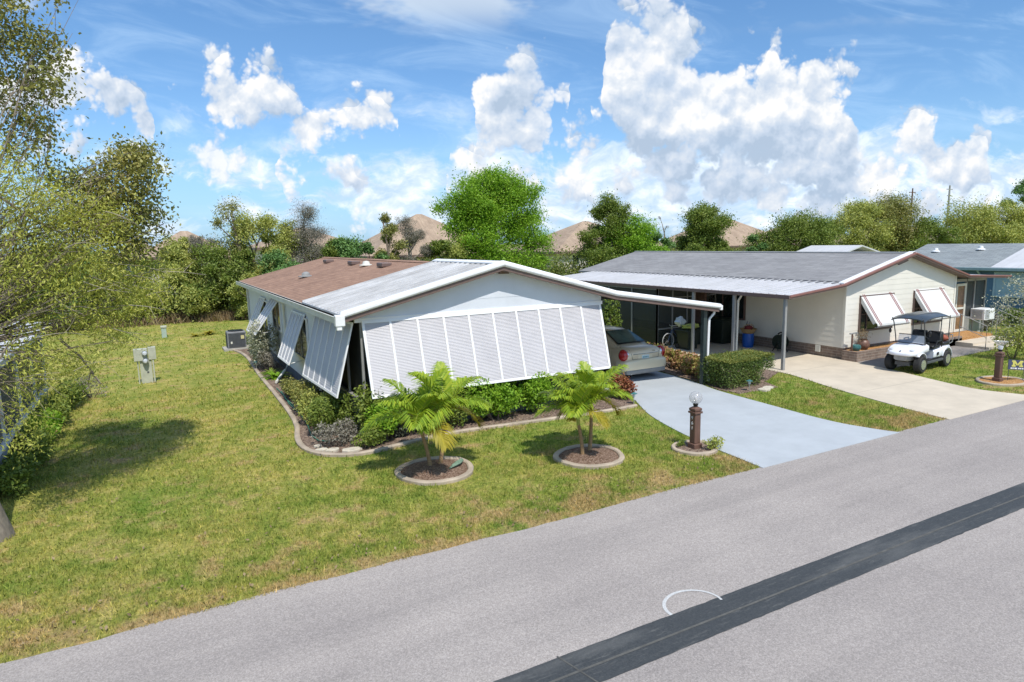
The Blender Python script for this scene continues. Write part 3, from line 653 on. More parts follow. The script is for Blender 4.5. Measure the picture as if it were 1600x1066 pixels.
MB().box(XL + .03, XL + .08, YF + .12, 19.2, 0.40, .90).build('side_kick_panel', 'skirt', h1)
def z2roof(x): return z1roof(x)
# rear roof: shingles
rs = MB(); rs.strip([(EL[0], EL[1] - .03), (XM, ZP - .03), (ER[0], ER[1] - .03)], .10, 19.0, YB + .25); rs.build('shingle_roof', 'shingle', h1)
MB().strip([(XM - .15, ZP - .03 - .15 * .246 + .025), (XM, ZP + .0), (XM + .15, ZP - .03 - .15 * .265 + .025)], .012, 19.9, YB + .25).build('ridge_cap', 'shingle', h1)
# front pan roof with low ribs, continuing over the carport
BX, BZ, TX, TZ = 11.46, 3.10, 15.50, 2.47
pr = MB(); pr.strip([(EL[0], EL[1] + .02), (XM, ZP + .02), (BX, BZ + .02)], .09, 14.98, 19.25)
for y in np.arange(15.25, 19.3, 0.335):
    pr.strip([(EL[0] + .02, EL[1] + .055), (XM, ZP + .055), (BX, BZ + .055)], .04, y - .018, y + .018)
pr.build('front_pan_roof', 'pan', h1)
cr = MB(); cr.strip([(BX, BZ - .01), (TX, TZ)], .08, 14.98, 26.5)
for y in np.arange(15.25, 26.5, 0.335): cr.strip([(BX + .02, BZ + .028), (TX, TZ + .038)], .05, y - .02, y + .02)
cr.build('carport_roof', 'panclean', h1)
MB().strip([(XM - .16, ZP + .035), (XM, ZP + .085), (XM + .16, ZP + .035)], .03, 14.95, 19.3).build('front_ridge_cap', 'white', h1)
# rounded white rake along gable and carport, brown board under it
MB().strip([(EL[0] - .02, EL[1] + .085), (XM, ZP + .095), (BX, BZ + .09), (TX + .05, TZ + .09)], .155, 14.78, 15.0).build('rake_gutter', 'white', h1, bevel=.05, smooth=True)
MB().strip([(EL[0] + .02, EL[1] - .07), (XM, ZP - .06), (BX, BZ - .065), (TX - .02, TZ - .065)], .10, 14.84, 14.97).build('rake_board', 'brown', h1, bevel=.006)
# soffit
MB().strip([(EL[0] + .05, EL[1] - .09), (XM, ZP - .08), (BX, BZ - .085)], .02, 14.97, YF + .02).build('soffit', 'offwhite', h1)
# gable light fixture
MB().box(XM + .02, XM + .30, YF - .10, YF - .02, ZP - .26, ZP - .16).build('gable_lamp_bracket', 'brown', h1, bevel=.01)
# long side gutter, trough open on top
gt = MB(); gx = 3.55
gt.box(gx, gx + .02, 14.80, YB + .2, 2.84, 2.99); gt.box(gx + .02, gx + .13, 14.80, YB + .2, 2.84, 2.86); gt.box(gx + .13, gx + .15, 14.80, YB + .2, 2.86, 3.0)
gt.box(gx - .012, gx + .02, 14.80, YB + .2, 2.975, 3.0); gt.box(gx + .02, gx + .13, 14.80, 14.82, 2.86, 2.99)
gt.build('side_gutter', 'offwhite', h1, bevel=.006)
MB().box(gx - .03, gx + .19, 14.74, 14.90, 2.79, 3.05).build('gutter_corner_box', 'white', h1, bevel=.02)
MB().box(gx + .0, gx + .12, 14.76, 14.88, 2.70, 2.80).build('gutter_outlet', 'white', h1, bevel=.015)
MB().box(XL - .33, XL + .02, 19.2, YB + .2, 2.93, 2.95).build('side_soffit', 'offwhite', h1)
dsp = MB(); dsp.tube([(gx + .08, 24.25, 2.86), (XL - .08, 24.25, 2.62), (XL - .06, 24.25, .42), (XL - .20, 24.15, .24), (3.34, 22.8, .10)], .045, 8)
dsp.build('downspout', 'offwhite', h1, smooth=True)
dsp = MB(); dsp.tube([(gx + .08, YB - .1, 2.86), (XL - .08, YB - .1, 2.62), (XL - .06, YB - .1, .25)], .042, 8); dsp.build('downspout', 'offwhite', h1, smooth=True)
MB().box(XL - .03, XL + .01, YB - .12, YB + .02, .36, 2.93).build('corner_trim', 'white', h1)
def side_window(y0, y1, z0, z1):
    w_ = frame_y(MB(), y0, y1, z0, z1, XL - .07, XL - .01, .055)
    w_.box(XL - .065, XL - .015, (y0 + y1) / 2 - .02, (y0 + y1) / 2 + .02, z0 + .05, z1 - .05)
    w = w_.build('window', 'white', h1, bevel=.004)
    MB().box(XL - .03, XL - .022, y0 + .055, y1 - .055, z0 + .055, z1 - .055).build('pane', 'glass', w)
    MB().box(XL - .020, XL - .012, y0 + .06, y0 + .35, z0 + .5, z1 - .06).build('curtain', 'curtain', w)
side_window(20.55, 22.7, 1.02, 2.42); side_window(25.25, 27.0, 1.46, 2.62); side_window(28.35, 30.25, .92, 2.41)
def louvred(name, A, B, Cc, D, npan, ns, parent, label=None):
    """A,B top corners, Cc,D bottom corners below A and B; slats across each panel"""
    A, B, Cc, D = map(Vector, (A, B, Cc, D)); nrm = (B - A).cross(Cc - A).normalized()
    if nrm.z < 0: nrm = -nrm
    P = lambda u, v: (A * (1 - u) + B * u) * (1 - v) + (Cc * (1 - u) + D * u) * v
    fr_ = MB(); ww = (B - A).length
    e = .020 / ww * 1.5
    for i in range(npan + 1):
        u = i / npan; wd = .055 if 0 < i < npan else .065
        uu_ = min(max(u, wd / ww / 2), 1 - wd / ww / 2)
        fr_.beam(P(uu_, 0), P(uu_, 1), wd, .035, nrm)
    fr_.beam(P(0, .012), P(1, .012), .06, .037, nrm); fr_.beam(P(0, .988), P(1, .988), .06, .037, nrm)
    fo = fr_.build(name, 'white', parent, bevel=.004)
    if label: fo['label'] = label
    ln = (Cc - A).normalized()
    for i in range(npan):
        sl = MB(); u0, u1 = (i + .04) / npan, (i + .96) / npan
        sl.add([P(u0, .02) - nrm * .012, P(u1, .02) - nrm * .012, P(u1, .98) - nrm * .012, P(u0, .98) - nrm * .012], [(0, 1, 2, 3)])
        for k in range(ns):
            v0, v1 = .03 + .945 * k / ns, .03 + .945 * (k + .92) / ns
            a0, a1 = P(u0, v0), P(u1, v0); b0, b1 = P(u0, v1), P(u1, v1)
            sl.add([a0 - nrm * .008, a1 - nrm * .008, b1 + nrm * .003, b0 + nrm * .003, b1 - nrm * .006, b0 - nrm * .006], [(0, 1, 2, 3), (3, 2, 4, 5)])
        sl.build('louvre_panel', 'louvre', fo, recalc=False)
    return fo
louvred('front_shutter', (4.22, YF - .04, 2.82), (11.13, YF - .04, 2.84), (4.24, 14.66, 1.06), (11.10, 14.62, 1.04), 10, 48, h1)
louvred('side_shutter', (XL - .03, YF + .05, 2.80), (XL - .03, 19.25, 2.70), (3.56, YF + .0, 1.06), (3.53, 19.1, .94), 6, 30, h1)
louvred('window_shutter', (XL - .04, 20.75, 2.50), (XL - .04, 22.9, 2.48), (3.43, 20.6, 1.02), (3.43, 22.6, 1.0), 4, 24, h1)
louvred('window_shutter', (XL - .04, 25.3, 2.70), (XL - .04, 27.0, 2.68), (3.15, 25.6, 1.40), (3.15, 27.1, 1.38), 3, 22, h1)
louvred('window_shutter', (XL - .04, 28.8, 2.50), (XL - .04, 30.3, 2.48), (3.42, 29.0, 1.02), (3.42, 30.6, 1.02), 3, 22, h1)
for (y, xb, zb, zw) in ((20.68, 3.43, 1.04, 1.15), (22.5, 3.43, 1.04, 1.15), (25.7, 3.15, 1.42, 1.5), (29.1, 3.42, 1.04, 1.1)):
    MB().tube([(xb + .02, y, zb), (XL - .02, y, zw)], .012, 6).build('support_rod', 'alu', h1)
# roof vents
for (x, y) in ((7.15, 30.6), (7.15, 26.3), (7.15, 22.4)):
    zz = z1roof(x) - .02; v_ = MB(); v_.box(x - .18, x + .18, y - .32, y + .32, zz - .02, zz + .13); v_.build('roof_vent', 'brown', h1, bevel=.03)
MB().lathe([(.26, 0), (.26, .03), (.15, .05), (.11, .16), (0.0, .18)], (7.1, 24.4, z1roof(7.1) - .02), 16).build('plumbing_vent', 'offwhite', h1, smooth=True)
MB().lathe([(.30, 0), (.30, .03), (.17, .05), (.15, .14), (.05, .20), (0.0, .20)], (5.35, 26.8, z1roof(5.35) - .02), 16).build('plumbing_vent', 'greymetal', h1, smooth=True)
# carport: front post with its white downspout, rear post, beam
MB().box(15.00, 15.14, 15.00, 15.14, 0.018, 2.40).build('carport_post', 'darkpost', h1, bevel=.006)
MB().tube([(15.42, 15.0, 2.38), (15.42, 15.0, 2.26), (15.28, 15.06, 2.08), (15.265, 15.085, .3), (15.27, 15.0, .10)], .042, 8).build('downspout', 'white', h1, smooth=True)
MB().box(15.06, 15.16, 20.6, 20.7, .018, 2.40).build('carport_post', 'greymetal', h1); MB().box(15.06, 15.16, 26.0, 26.1, .018, 2.40).build('carport_post', 'greymetal', h1)
MB().box(15.02, 15.20, 15.0, 26.4, 2.385, 2.46).build('carport_beam', 'brown', h1)
MB().box(15.50, 15.60, 14.8, 26.5, 2.36, 2.52).build('carport_gutter', 'white', h1, bevel=.02)
MB().box(XR - .0, XR + .04, YF + .12, YB - .1, .40, 2.95).build('carport_side_wall', 'siding', h1)
MB().tube([(11.5, 15.9, 2.86), (12.0, 17.8, 2.45), (12.6, 20.4, 1.55)], .04, 6).build('diagonal_pipe', 'greymetal', h1)

# ------------------------------------------------------------------ CREAM HOUSE (house two)
h2 = thing('house', 'cream sided house with grey roof, red brown trim and two striped window awnings', 'house', (26, 15.3, 0))
QL, QR, QF, QB, QM, QZ = 22.38, 29.6, 15.3, 31.5, 26.0, 3.86
EX, EZ = 21.8, 2.86; RX, RZ = 29.95, 2.84
def z2(x): return EZ + (QZ - EZ) * (x - EX) / (QM - EX) if x < QM else QZ + (RZ - QZ) * (x - QM) / (RX - QM)
MB().box(QL + .04, QR - .03, QF + .04, QB, 0, .48).build('brick_skirt', 'brick', h2)
w2 = MB(); prof = [(QL, .44), (QR, .44), (QR, z2(QR) - .08), (QM, QZ - .08), (QL, z2(QL) - .08)]
w2.add([(x, y, z) for y in (QF, QB) for x, z in prof], [(0, 1, 2, 3, 4), (9, 8, 7, 6, 5)] + [(i, (i + 1) % 5, 5 + (i + 1) % 5, 5 + i) for i in range(5)])
siding(lambda z: QL if z < z2(QL) - .12 else QM - (QZ - .1 - z) / (QZ - EZ) * (QM - EX), lambda z: QR if z < z2(QR) - .12 else QM + (QZ - .1 - z) / (QZ - RZ) * (RX - QM), .44, 3.72, .203, QF, 'x', -1, w2)
siding(lambda z: QF, lambda z: QB, .44, 2.86, .203, QL, 'y', -1, w2)
w2.build('wall', 'cream', h2)
MB().box(QL - .03, QL + .08, QF - .03, QF + .08, .44, 2.84).build('corner_trim', 'cream', h2); MB().box(QR - .08, QR + .03, QF - .03, QF + .08, .44, 2.84).build('corner_trim', 'cream', h2)
MB().strip([(EX, EZ + .02), (QM, QZ + .02), (RX, RZ + .02)], .09, 15.02, 31.8).build('main_roof', 'greyshingle', h2)
MB().strip([(QM - .12, QZ + .03), (QM, QZ + .055), (QM + .12, QZ + .03)], .03, 15.0, 31.8).build('ridge_cap', 'greymetal', h2)
c2_ = MB(); c2_.strip([(18.90, 2.60), (EX + .25, EZ + .01)], .06, 14.98, 30.3)
for y in np.arange(15.2, 30.3, .335):
    c2_.strip([(18.92, 2.645), (EX + .16, EZ + .055)], .05, y - .022, y + .022)
c2_.build('carport_roof', 'panclean', h2)
en = MB()
for y in np.arange(15.2 + .167, 29.0, .335): en.box(EX + .12, EX + .20, y - .10, y + .10, EZ + .03, EZ + .075)
en.build('roof_joint_dark_gaps', 'darkgrey', h2)  # dark boxes put in for the shaded gaps between the pan ribs
MB().strip([(EX - .02, EZ + .06), (QM, QZ + .075), (QM + .3, QZ + .0)], .05, 15.0, 15.22).build('rake_flashing', 'white', h2, bevel=.01)
rk = MB().strip([(18.84, 2.62), (EX, EZ + .025), (QM, QZ + .035), (RX, RZ + .03), (33.3, 2.72)], .07, 14.90, 15.01); rk.build('rake_trim', 'redbrown', h2, bevel=.012)
rk = MB().strip([(18.86, 2.548), (EX, EZ - .047), (QM, QZ - .037), (RX, RZ - .042), (33.28, 2.648)], .055, 14.93, 15.0); rk.build('rake_trim', 'brown', h2, bevel=.006)
MB().box(18.80, 18.90, 14.92, 30.32, 2.50, 2.63).build('carport_fascia', 'brown', h2, bevel=.01)
MB().strip([(RX, RZ), (33.25, 2.70)], .07, 15.02, 21.5).build('porch_roof', 'panclean', h2)
MB().strip([(EX, EZ - .08), (QM, QZ - .085), (RX, RZ - .08)], .02, 15.0, QF + .02).build('soffit', 'brown', h2)
MB().beam((25.2, 15.13, 3.48), (25.78, 15.13, 3.62), .06, .10).build('gable_bracket', 'brown', h2)
for y in (15.15, 17.4, 19.5): MB().box(18.86, 18.96, y - .05, y + .05, .017, 2.53).build('carport_post', 'greymetal', h2, bevel=.005)
MB().tube([(19.0, 17.15, 2.5), (19.0, 17.2, 2.42), (19.03, 17.33, 2.28), (19.03, 17.35, .1)], .04, 8).build('downspout', 'offwhite', h2, smooth=True)
# screened rear porch along the carport
SY0, SY1, SX = 21.65, 30.1, 18.9
pf = MB()
for y in list(np.linspace(SY0, SY1, 6)): pf.box(SX - .03, SX + .05, y - .03, y + .03, .017, 2.5)
pf.box(SX - .02, SX + .04, SY0, SY1, 2.44, 2.5)
for x in np.linspace(SX, 22.3, 5): pf.box(x - .03, x + .03, SY0 - .03, SY0 + .03, .017, 2.6)
pf.box(SX, 22.3, SY0 - .02, SY0 + .02, .72, .78); pf.box(SX, 22.3, SY0 - .02, SY0 + .02, 2.05, 2.1)
pf.build('screen_porch_frame', 'greymetal', h2)
MB().add([(SX + .01, SY0, .04), (SX + .01, SY1, .04), (SX + .01, SY1, 2.46), (SX + .01, SY0, 2.46)], [(0, 1, 2, 3)]).build('side_screen', 'screen', h2, recalc=False)
MB().add([(SX, SY0, .04), (22.3, SY0, .04), (22.3, SY0, 2.6), (SX, SY0, 2.6)], [(0, 1, 2, 3)]).build('end_screen', 'screen', h2, recalc=False)
MB().box(SX + .02, 22.3, SY1 - .03, SY1 + .03, .02, 2.55).build('porch_end_wall', 'cream', h2)
MB().box(21.0, 21.12, 21.0, 21.58, .02, 2.3).build('porch_door', 'wood', h2, bevel=.01)
# dark window in the carport wall
wn = frame_y(MB(), 19.93, 22.0, 1.05, 2.32, QL - .09, QL - .02, .07)
for y in (20.45, 21.2): wn.box(QL - .085, QL - .03, y - .03, y + .03, 1.1, 2.28)
wn = wn.build('window', 'brown', h2); MB().box(QL - .05, QL - .04, 20.0, 21.93, 1.12, 2.25).build('pane', 'glass', wn)
MB().box(QL - .04, QL - .0, 18.1 - 1.85, 18.1 - 1.65, .17, .42).build('skirt_vent', 'offwhite', h2)
# front windows with awnings
def awning(x0, x1, zt, y1, zb):
    w_ = frame(MB(), x0, x1 + .05, .98, 2.36, QF - .075, QF - .005, .07); w_.box(x0 + .42, x0 + .46, QF - .07, QF - .01, 1.03, 2.3); w_.box(x1 - .5, x1 - .46, QF - .07, QF - .01, 1.03, 2.3); w_.box(x0 + .07, x0 + .42, QF - .065, QF - .012, 1.62, 1.66)
    w = w_.build('window', 'brown', h2); MB().box(x0 + .07, x1 - .02, QF - .032, QF - .024, 1.05, 2.29).build('pane', 'glass', w)
    # curved sheet: slope then rolled lower lip
    pf_ = [(QF - .03, zt), (y1 + .10, zb + .12), (y1 + .03, zb + .05), (y1 + .015, zb - .02), (y1 + .06, zb - .075), (y1 + .12, zb - .08)]
    def sheet(xa, xb, lift, nm, mt, th=.012):
        secs = []
        for x in (xa, xb):
            secs.append([(x, y - lift * .6, z + lift) for y, z in pf_] + [(x, y + .008 - lift * .6, z - th + lift) for y, z in reversed(pf_)])
        return MB().loft(secs).build(nm, mt, h2 if nm == 'awning' else aw)
    aw = sheet(x0, x1, 0, 'awning', 'awn')
    for a in (x0 + .13, x0 + .22, x1 - .26, x1 - .17): sheet(a, a + .026, .014, 'stripe', 'stripe_red', .004)
    # side wing
    MB().add([(x0 + .005, QF - .03, zt), (x0 + .005, y1 + .10, zb + .10), (x0 + .005, y1 + .20, zb + .02), (x0 + .005, QF - .03, zt - .22)], [(0, 1, 2, 3)]).build('side_wing', 'awn', aw, recalc=False)
    MB().add([(x1 - .005, QF - .03, zt), (x1 - .005, y1 + .10, zb + .10), (x1 - .005, y1 + .20, zb + .02), (x1 - .005, QF - .03, zt - .22)], [(0, 1, 2, 3)]).build('side_wing', 'awn', aw, recalc=False)
M['awn'] = pmat('awning_white', (0.64, 0.64, 0.62), .45, var=.03, scale=2, dirt=.05); M['stripe_red'] = pmat('awning_red', (.30, .055, .05), .5)
awning(23.17, 25.2, 2.38, 14.50, 1.30); awning(26.6, 28.62, 2.40, 14.50, 1.30)
# raised planter along the front
pl = MB(); pl.box(22.26, 29.2, 14.66, 14.80, 0, .38); pl.box(22.26, 22.40, 14.80, 15.26, 0, .38); pl.build('planter_wall', 'brick', h2, bevel=.01)
MB().box(22.40, 28.2, 14.80, 15.30, .02, .36).build('planter_mulch', 'orange', h2)
# right hand porch
PX0, PX1, PY = 29.62, 32.9, 15.75
for a_, b_ in ((PX0, 30.45), (31.35, PX1)): MB().box(a_, b_, PY - .03, PY + .03, .3, .86).build('porch_kick_panel', 'greymetal', h2)
pf = MB()
for x in (PX0, 30.45, 31.32, 32.0, PX1): pf.box(x - .035, x + .035, PY - .04, PY + .04, .3, 2.62)
pf.box(PX0, PX1, PY - .04, PY + .04, 2.5, 2.62); pf.box(31.35, PX1, PY - .04, PY + .04, .86, .92); pf.box(PX1 - .04, PX1 + .04, PY, 21.4, 2.5, 2.62); pf.box(PX1 - .03, PX1 + .03, PY, 21.4, .3, .9)
for y in (17.5, 19.4, 21.3): pf.box(PX1 - .04, PX1 + .04, y - .04, y + .04, .3, 2.55)
pf.build('porch_frame', 'greymetal', h2)
MB().add([(PX0, PY, .9), (30.45, PY, .9), (30.45, PY, 2.5), (PX0, PY, 2.5)], [(0, 1, 2, 3)]).build('porch_screen', 'screen', h2, recalc=False)
MB().add([(31.35, PY, .9), (PX1, PY, .9), (PX1, PY, 2.5), (31.35, PY, 2.5)], [(0, 1, 2, 3)]).build('porch_screen', 'screen', h2, recalc=False)
MB().add([(PX1, PY, .9), (PX1, 21.4, .9), (PX1, 21.4, 2.5), (PX1, PY, 2.5)], [(0, 1, 2, 3)]).build('porch_screen', 'screen_thin', h2, recalc=False)
MB().box(31.55, 31.95, PY + .05, PY + .08, 1.0, 2.45).build('curtain', 'curtain', h2)
dr = frame(MB(), 30.50, 31.27, .32, 2.42, PY - .06, PY - .005, .10); dr.box(30.6, 31.17, PY - .05, PY - .012, 1.30, 1.38); dr = dr.build('porch_door', 'offwhite', h2)
MB().box(30.60, 31.17, PY - .025, PY - .02, .42, 2.32).build('pane', pmat('door_pane', (.20, .11, .06), .15, var=.5, scale=3), dr)
MB().box(29.6, 33.0, 15.79, 21.4, .04, .32).build('porch_floor', 'slab', h2)
pt = MB(); pt.box(28.2, 31.6, 14.66, 15.72, .02, .30); pt.build('porch_step', 'orange', h2)
pt = MB(); pt.box(28.7, 31.6, 14.0, 14.66, .02, .20); pt.box(28.7, 31.6, 13.4, 14.0, .02, .11); pt.build('porch_step', 'drive', h2)
rl = MB(); rl.tube([(28.62, 14.5, .25), (28.62, 14.5, 1.35), (28.62, 13.5, .95), (28.62, 13.5, .02)], .02, 6); rl.tube([(28.62, 14.5, .85), (28.62, 13.5, .5)], .014, 6)
rl.tube([(31.5, 14.5, .25), (31.5, 14.5, 1.35), (31.5, 13.5, .95), (31.5, 13.5, .02)], .02, 6); rl.build('handrail', 'greymetal', h2, smooth=True)
ac = MB(); ac.box(31.75, 32.6, 15.12, 15.70, .80, 1.28); ac = ac.build('window_air_conditioner', 'white', h2, bevel=.02)
gr = MB()
for i in range(9): gr.box(31.80, 32.15, 15.108, 15.118, .86 + i * .045, .88 + i * .045)
for i in range(9): gr.box(31.738, 31.748, 15.2, 15.62, .86 + i * .045, .88 + i * .045)
gr.build('grille', 'greymetal', ac)
lg = MB()
for x, y in ((31.8, 15.17), (32.55, 15.17), (31.8, 15.6), (32.55, 15.6)): lg.beam((x, y, .0), (x, y, .8), .03, .03)
lg.build('conditioner_stand', 'greymetal', h2)

# ------------------------------------------------------------------ BLUE HOUSE
h3 = thing('house', 'blue sided house with pale grey roof at the right edge', 'house', (42, 24, 0))
M['blue'] = pmat('blue_siding', (.095, .185, .29), .5, var=.06, scale=1.5, dirt=.1)
BL, BR_, BF, BB, BM = 38.35, 46.0, 13.5, 23.2, 42.2
bw = MB(); prof = [(BL, .3), (BR_, .3), (BR_, 2.80), (BM, 3.85), (BL, 2.80)]
bw.add([(x, y, z) for y in (BF, BB) for x, z in prof], [(0, 1, 2, 3, 4), (9, 8, 7, 6, 5)] + [(i, (i + 1) % 5, 5 + (i + 1) % 5, 5 + i) for i in range(5)])
siding(lambda z: BF, lambda z: BB, .3, 2.78, .21, BL, 'y', -1, bw); bw.build('wall', 'blue', h3)
MB().box(BL + .05, BR_ - .05, BF + .05, BB - .05, 0, .32).build('skirting', 'skirt', h3)
MB().strip([(37.95, 2.78), (BM, 3.97), (46.4, 2.78)], .10, 18.0, 23.6).build('shingle_roof', 'blueshingle', h3)
MB().strip([(37.95, 2.82), (BM, 4.02), (46.4, 2.82)], .10, 13.2, 18.0).build('front_pan_roof', 'panclean', h3)
MB().box(37.82, 37.95, 13.2, 23.6, 2.64, 2.80).build('side_gutter', pmat('teal_gutter', (.26, .36, .38), .5), h3, bevel=.02)
MB().tube([(37.9, 18.6, 2.66), (38.25, 18.6, 2.4), (38.25, 18.6, .2)], .05, 8).build('downspout', pmat('paleblue', (.35, .47, .55), .5), h3, smooth=True)
wb = frame_y(MB(), 14.0, 17.95, 1.30, 2.58, BL - .09, BL - .01, .08); wb.box(BL - .08, BL - .02, 16.35, 16.45, 1.35, 2.5); wb = wb.build('window', pmat('paleblue_trim', (.42, .55, .62), .5), h3)
MB().box(BL - .05, BL - .04, 14.05, 17.9, 1.35, 2.52).build('blind', pmat('blind', (.33, .47, .55), .5, var=.1, scale=2), wb)
for (x, y) in ((40.6, 22.2), (41.0, 20.0)): MB().lathe([(.22, 0), (.22, .05), (.12, .1), (.1, .22), (0, .24)], (x, y, 2.78 + 1.19 * (x - 37.95) / 4.25), 12).build('plumbing_vent', 'white', h3)
# pale roofed house between the cream house and the trees
h4 = thing('house', 'low house with a pale grey roof just showing beyond the cream house ridge', 'house', (57.6, 40, 0))
MB().box(52.6, 62.6, 38.3, 43, 0, 2.3).build('wall', 'offwhite', h4)
MB().strip([(52.1, 2.35), (57.6, 3.68), (63.1, 2.35)], .12, 38, 43.4).build('pan_roof', 'panclean', h4)

# ------------------------------------------------------------------ NEIGHBOUR PORCH, left edge
h5 = thing('house', 'screened porch corner of the neighbouring house behind the branches at the left edge', 'house', (-6, 19, 0))
M['greypanel'] = pmat('grey_panel', (.40, .42, .44), .6, var=.12, scale=2, dirt=.3)
MB().box(-9.5, -3.0, 14.6, 23.2, 0.0, .62).build('kick_panel', 'greypanel', h5)
MB().box(-9.6, -2.94, 14.55, 23.26, .62, .72).build('sill', 'white', h5, bevel=.01)
pf = MB()
for y in (14.65, 16.8, 18.95, 21.1, 23.15): pf.box(-3.06, -2.98, y - .04, y + .04, .72, 2.5)
for x in (-5.2, -7.4): pf.box(x - .04, x + .04, 23.08, 23.16, .72, 2.5)
pf.build('porch_frame', 'white', h5)
MB().add([(-3.03, 14.6, .7), (-3.03, 23.15, .7), (-3.03, 23.15, 2.5), (-3.03, 14.6, 2.5)], [(0, 1, 2, 3)]).build('side_screen', 'screen', h5, recalc=False)
MB().add([(-3.03, 23.13, .7), (-9.4, 23.13, .7), (-9.4, 23.13, 2.5), (-3.03, 23.13, 2.5)], [(0, 1, 2, 3)]).build('end_screen', 'screen', h5, recalc=False)
MB().strip([(-2.7, 2.52), (-9.9, 3.4)], .12, 14.3, 23.5).build('roof', 'panclean', h5)
MB().box(-9.5, -5.5, 14.7, 23.0, .7, 2.6).build('inner_wall', 'offwhite', h5)

# ------------------------------------------------------------------ tiled roof houses beyond the trees
def far_house(cx_, cy_, hw, hd, eave, peak, ridge, label, windows=(), rot=0.0):
    t = thing('far_house', label, 'house', (cx_, cy_, 0))
    x0, x1, y0, y1 = cx_ - hw, cx_ + hw, cy_ - hd, cy_ + hd
    MB().box(x0 + .6, x1 - .6, y0 + .6, y1 - .6, 0, eave).build('wall', 'farwall', t)
    r_ = MB(); z = eave - .05
    r_.add([(x0, y0, z), (x1, y0, z), (x1, y1, z), (x0, y1, z), (cx_ - ridge, cy_, peak), (cx_ + ridge, cy_, peak)], [(0, 1, 5, 4), (1, 2, 5), (2, 3, 4, 5), (3, 0, 4), (3, 2, 1, 0)])
    r_.build('hip_roof', 'tile', t); fs_ = MB()
    fs_.box(x0, x1, y0 - .02, y0 + .02, z - .22, z + .02); fs_.box(x0 - .02, x0 + .02, y0, y1, z - .22, z + .02); fs_.build('fascia', 'brown', t)
    for (wx, wz, w, h) in windows:
        q = frame(MB(), cx_ + wx - w / 2, cx_ + wx + w / 2, wz - h / 2, wz + h / 2, y0 + .50, y0 + .62, .08).build('window', 'white', t)
        MB().box(cx_ + wx - w / 2 + .05, cx_ + wx + w / 2 - .05, y0 + .57, y0 + .59, wz - h / 2 + .05, wz + h / 2 - .05).build('pane', 'glass', q)
    return t
M['farwall'] = pmat('pale_stucco', (.60, .56, .49), .8, var=.06)
for a in ((25.5, 67, 7.6, 6, 3.6, 7.75, .3, 'tan tiled hip roof house rising left of the big green tree'),
          (47.0, 67, 8.2, 6, 3.5, 6.95, .4, 'tan tiled roof house with two small windows just right of the big green tree', ((-5.2, 2.5, 1.0, 1.3), (-2.4, 2.4, 1.6, 1.8))),
          (70.0, 67, 8.6, 6, 3.6, 7.45, .5, 'tan tiled roof house behind the tall slim tree over the grey roof ridge'),
          (87.0, 68, 7.6, 6, 3.6, 6.95, 1.0, 'tan tiled roof house with lower ridge right of centre'),
          (111.0, 68, 9.0, 6, 3.6, 6.6, 1.0, 'tan tiled roof house behind the twin olive trees'),
          (137.0, 68, 10.0, 6, 3.6, 6.95, 1.0, 'rightmost tan tiled roof house beyond the power poles'),
          (2.9, 67, 4.2, 5, 3.9, 6.2, .3, 'tan tiled roof house peeking over the scrub at the left', ((.3, 4.6, .7, .6),)),
          (-.5, 57, 1.7, 4, 4.1, 5.25, .1, 'small white gable wall showing between branches at the far left'),
          (16.5, 84, 6.0, 6, 4.6, 6.9, .3, 'tan tiled roof house half hidden behind the grey bare tree')):
    far_house(*a[:7], a[7], a[8] if len(a) > 8 else ())
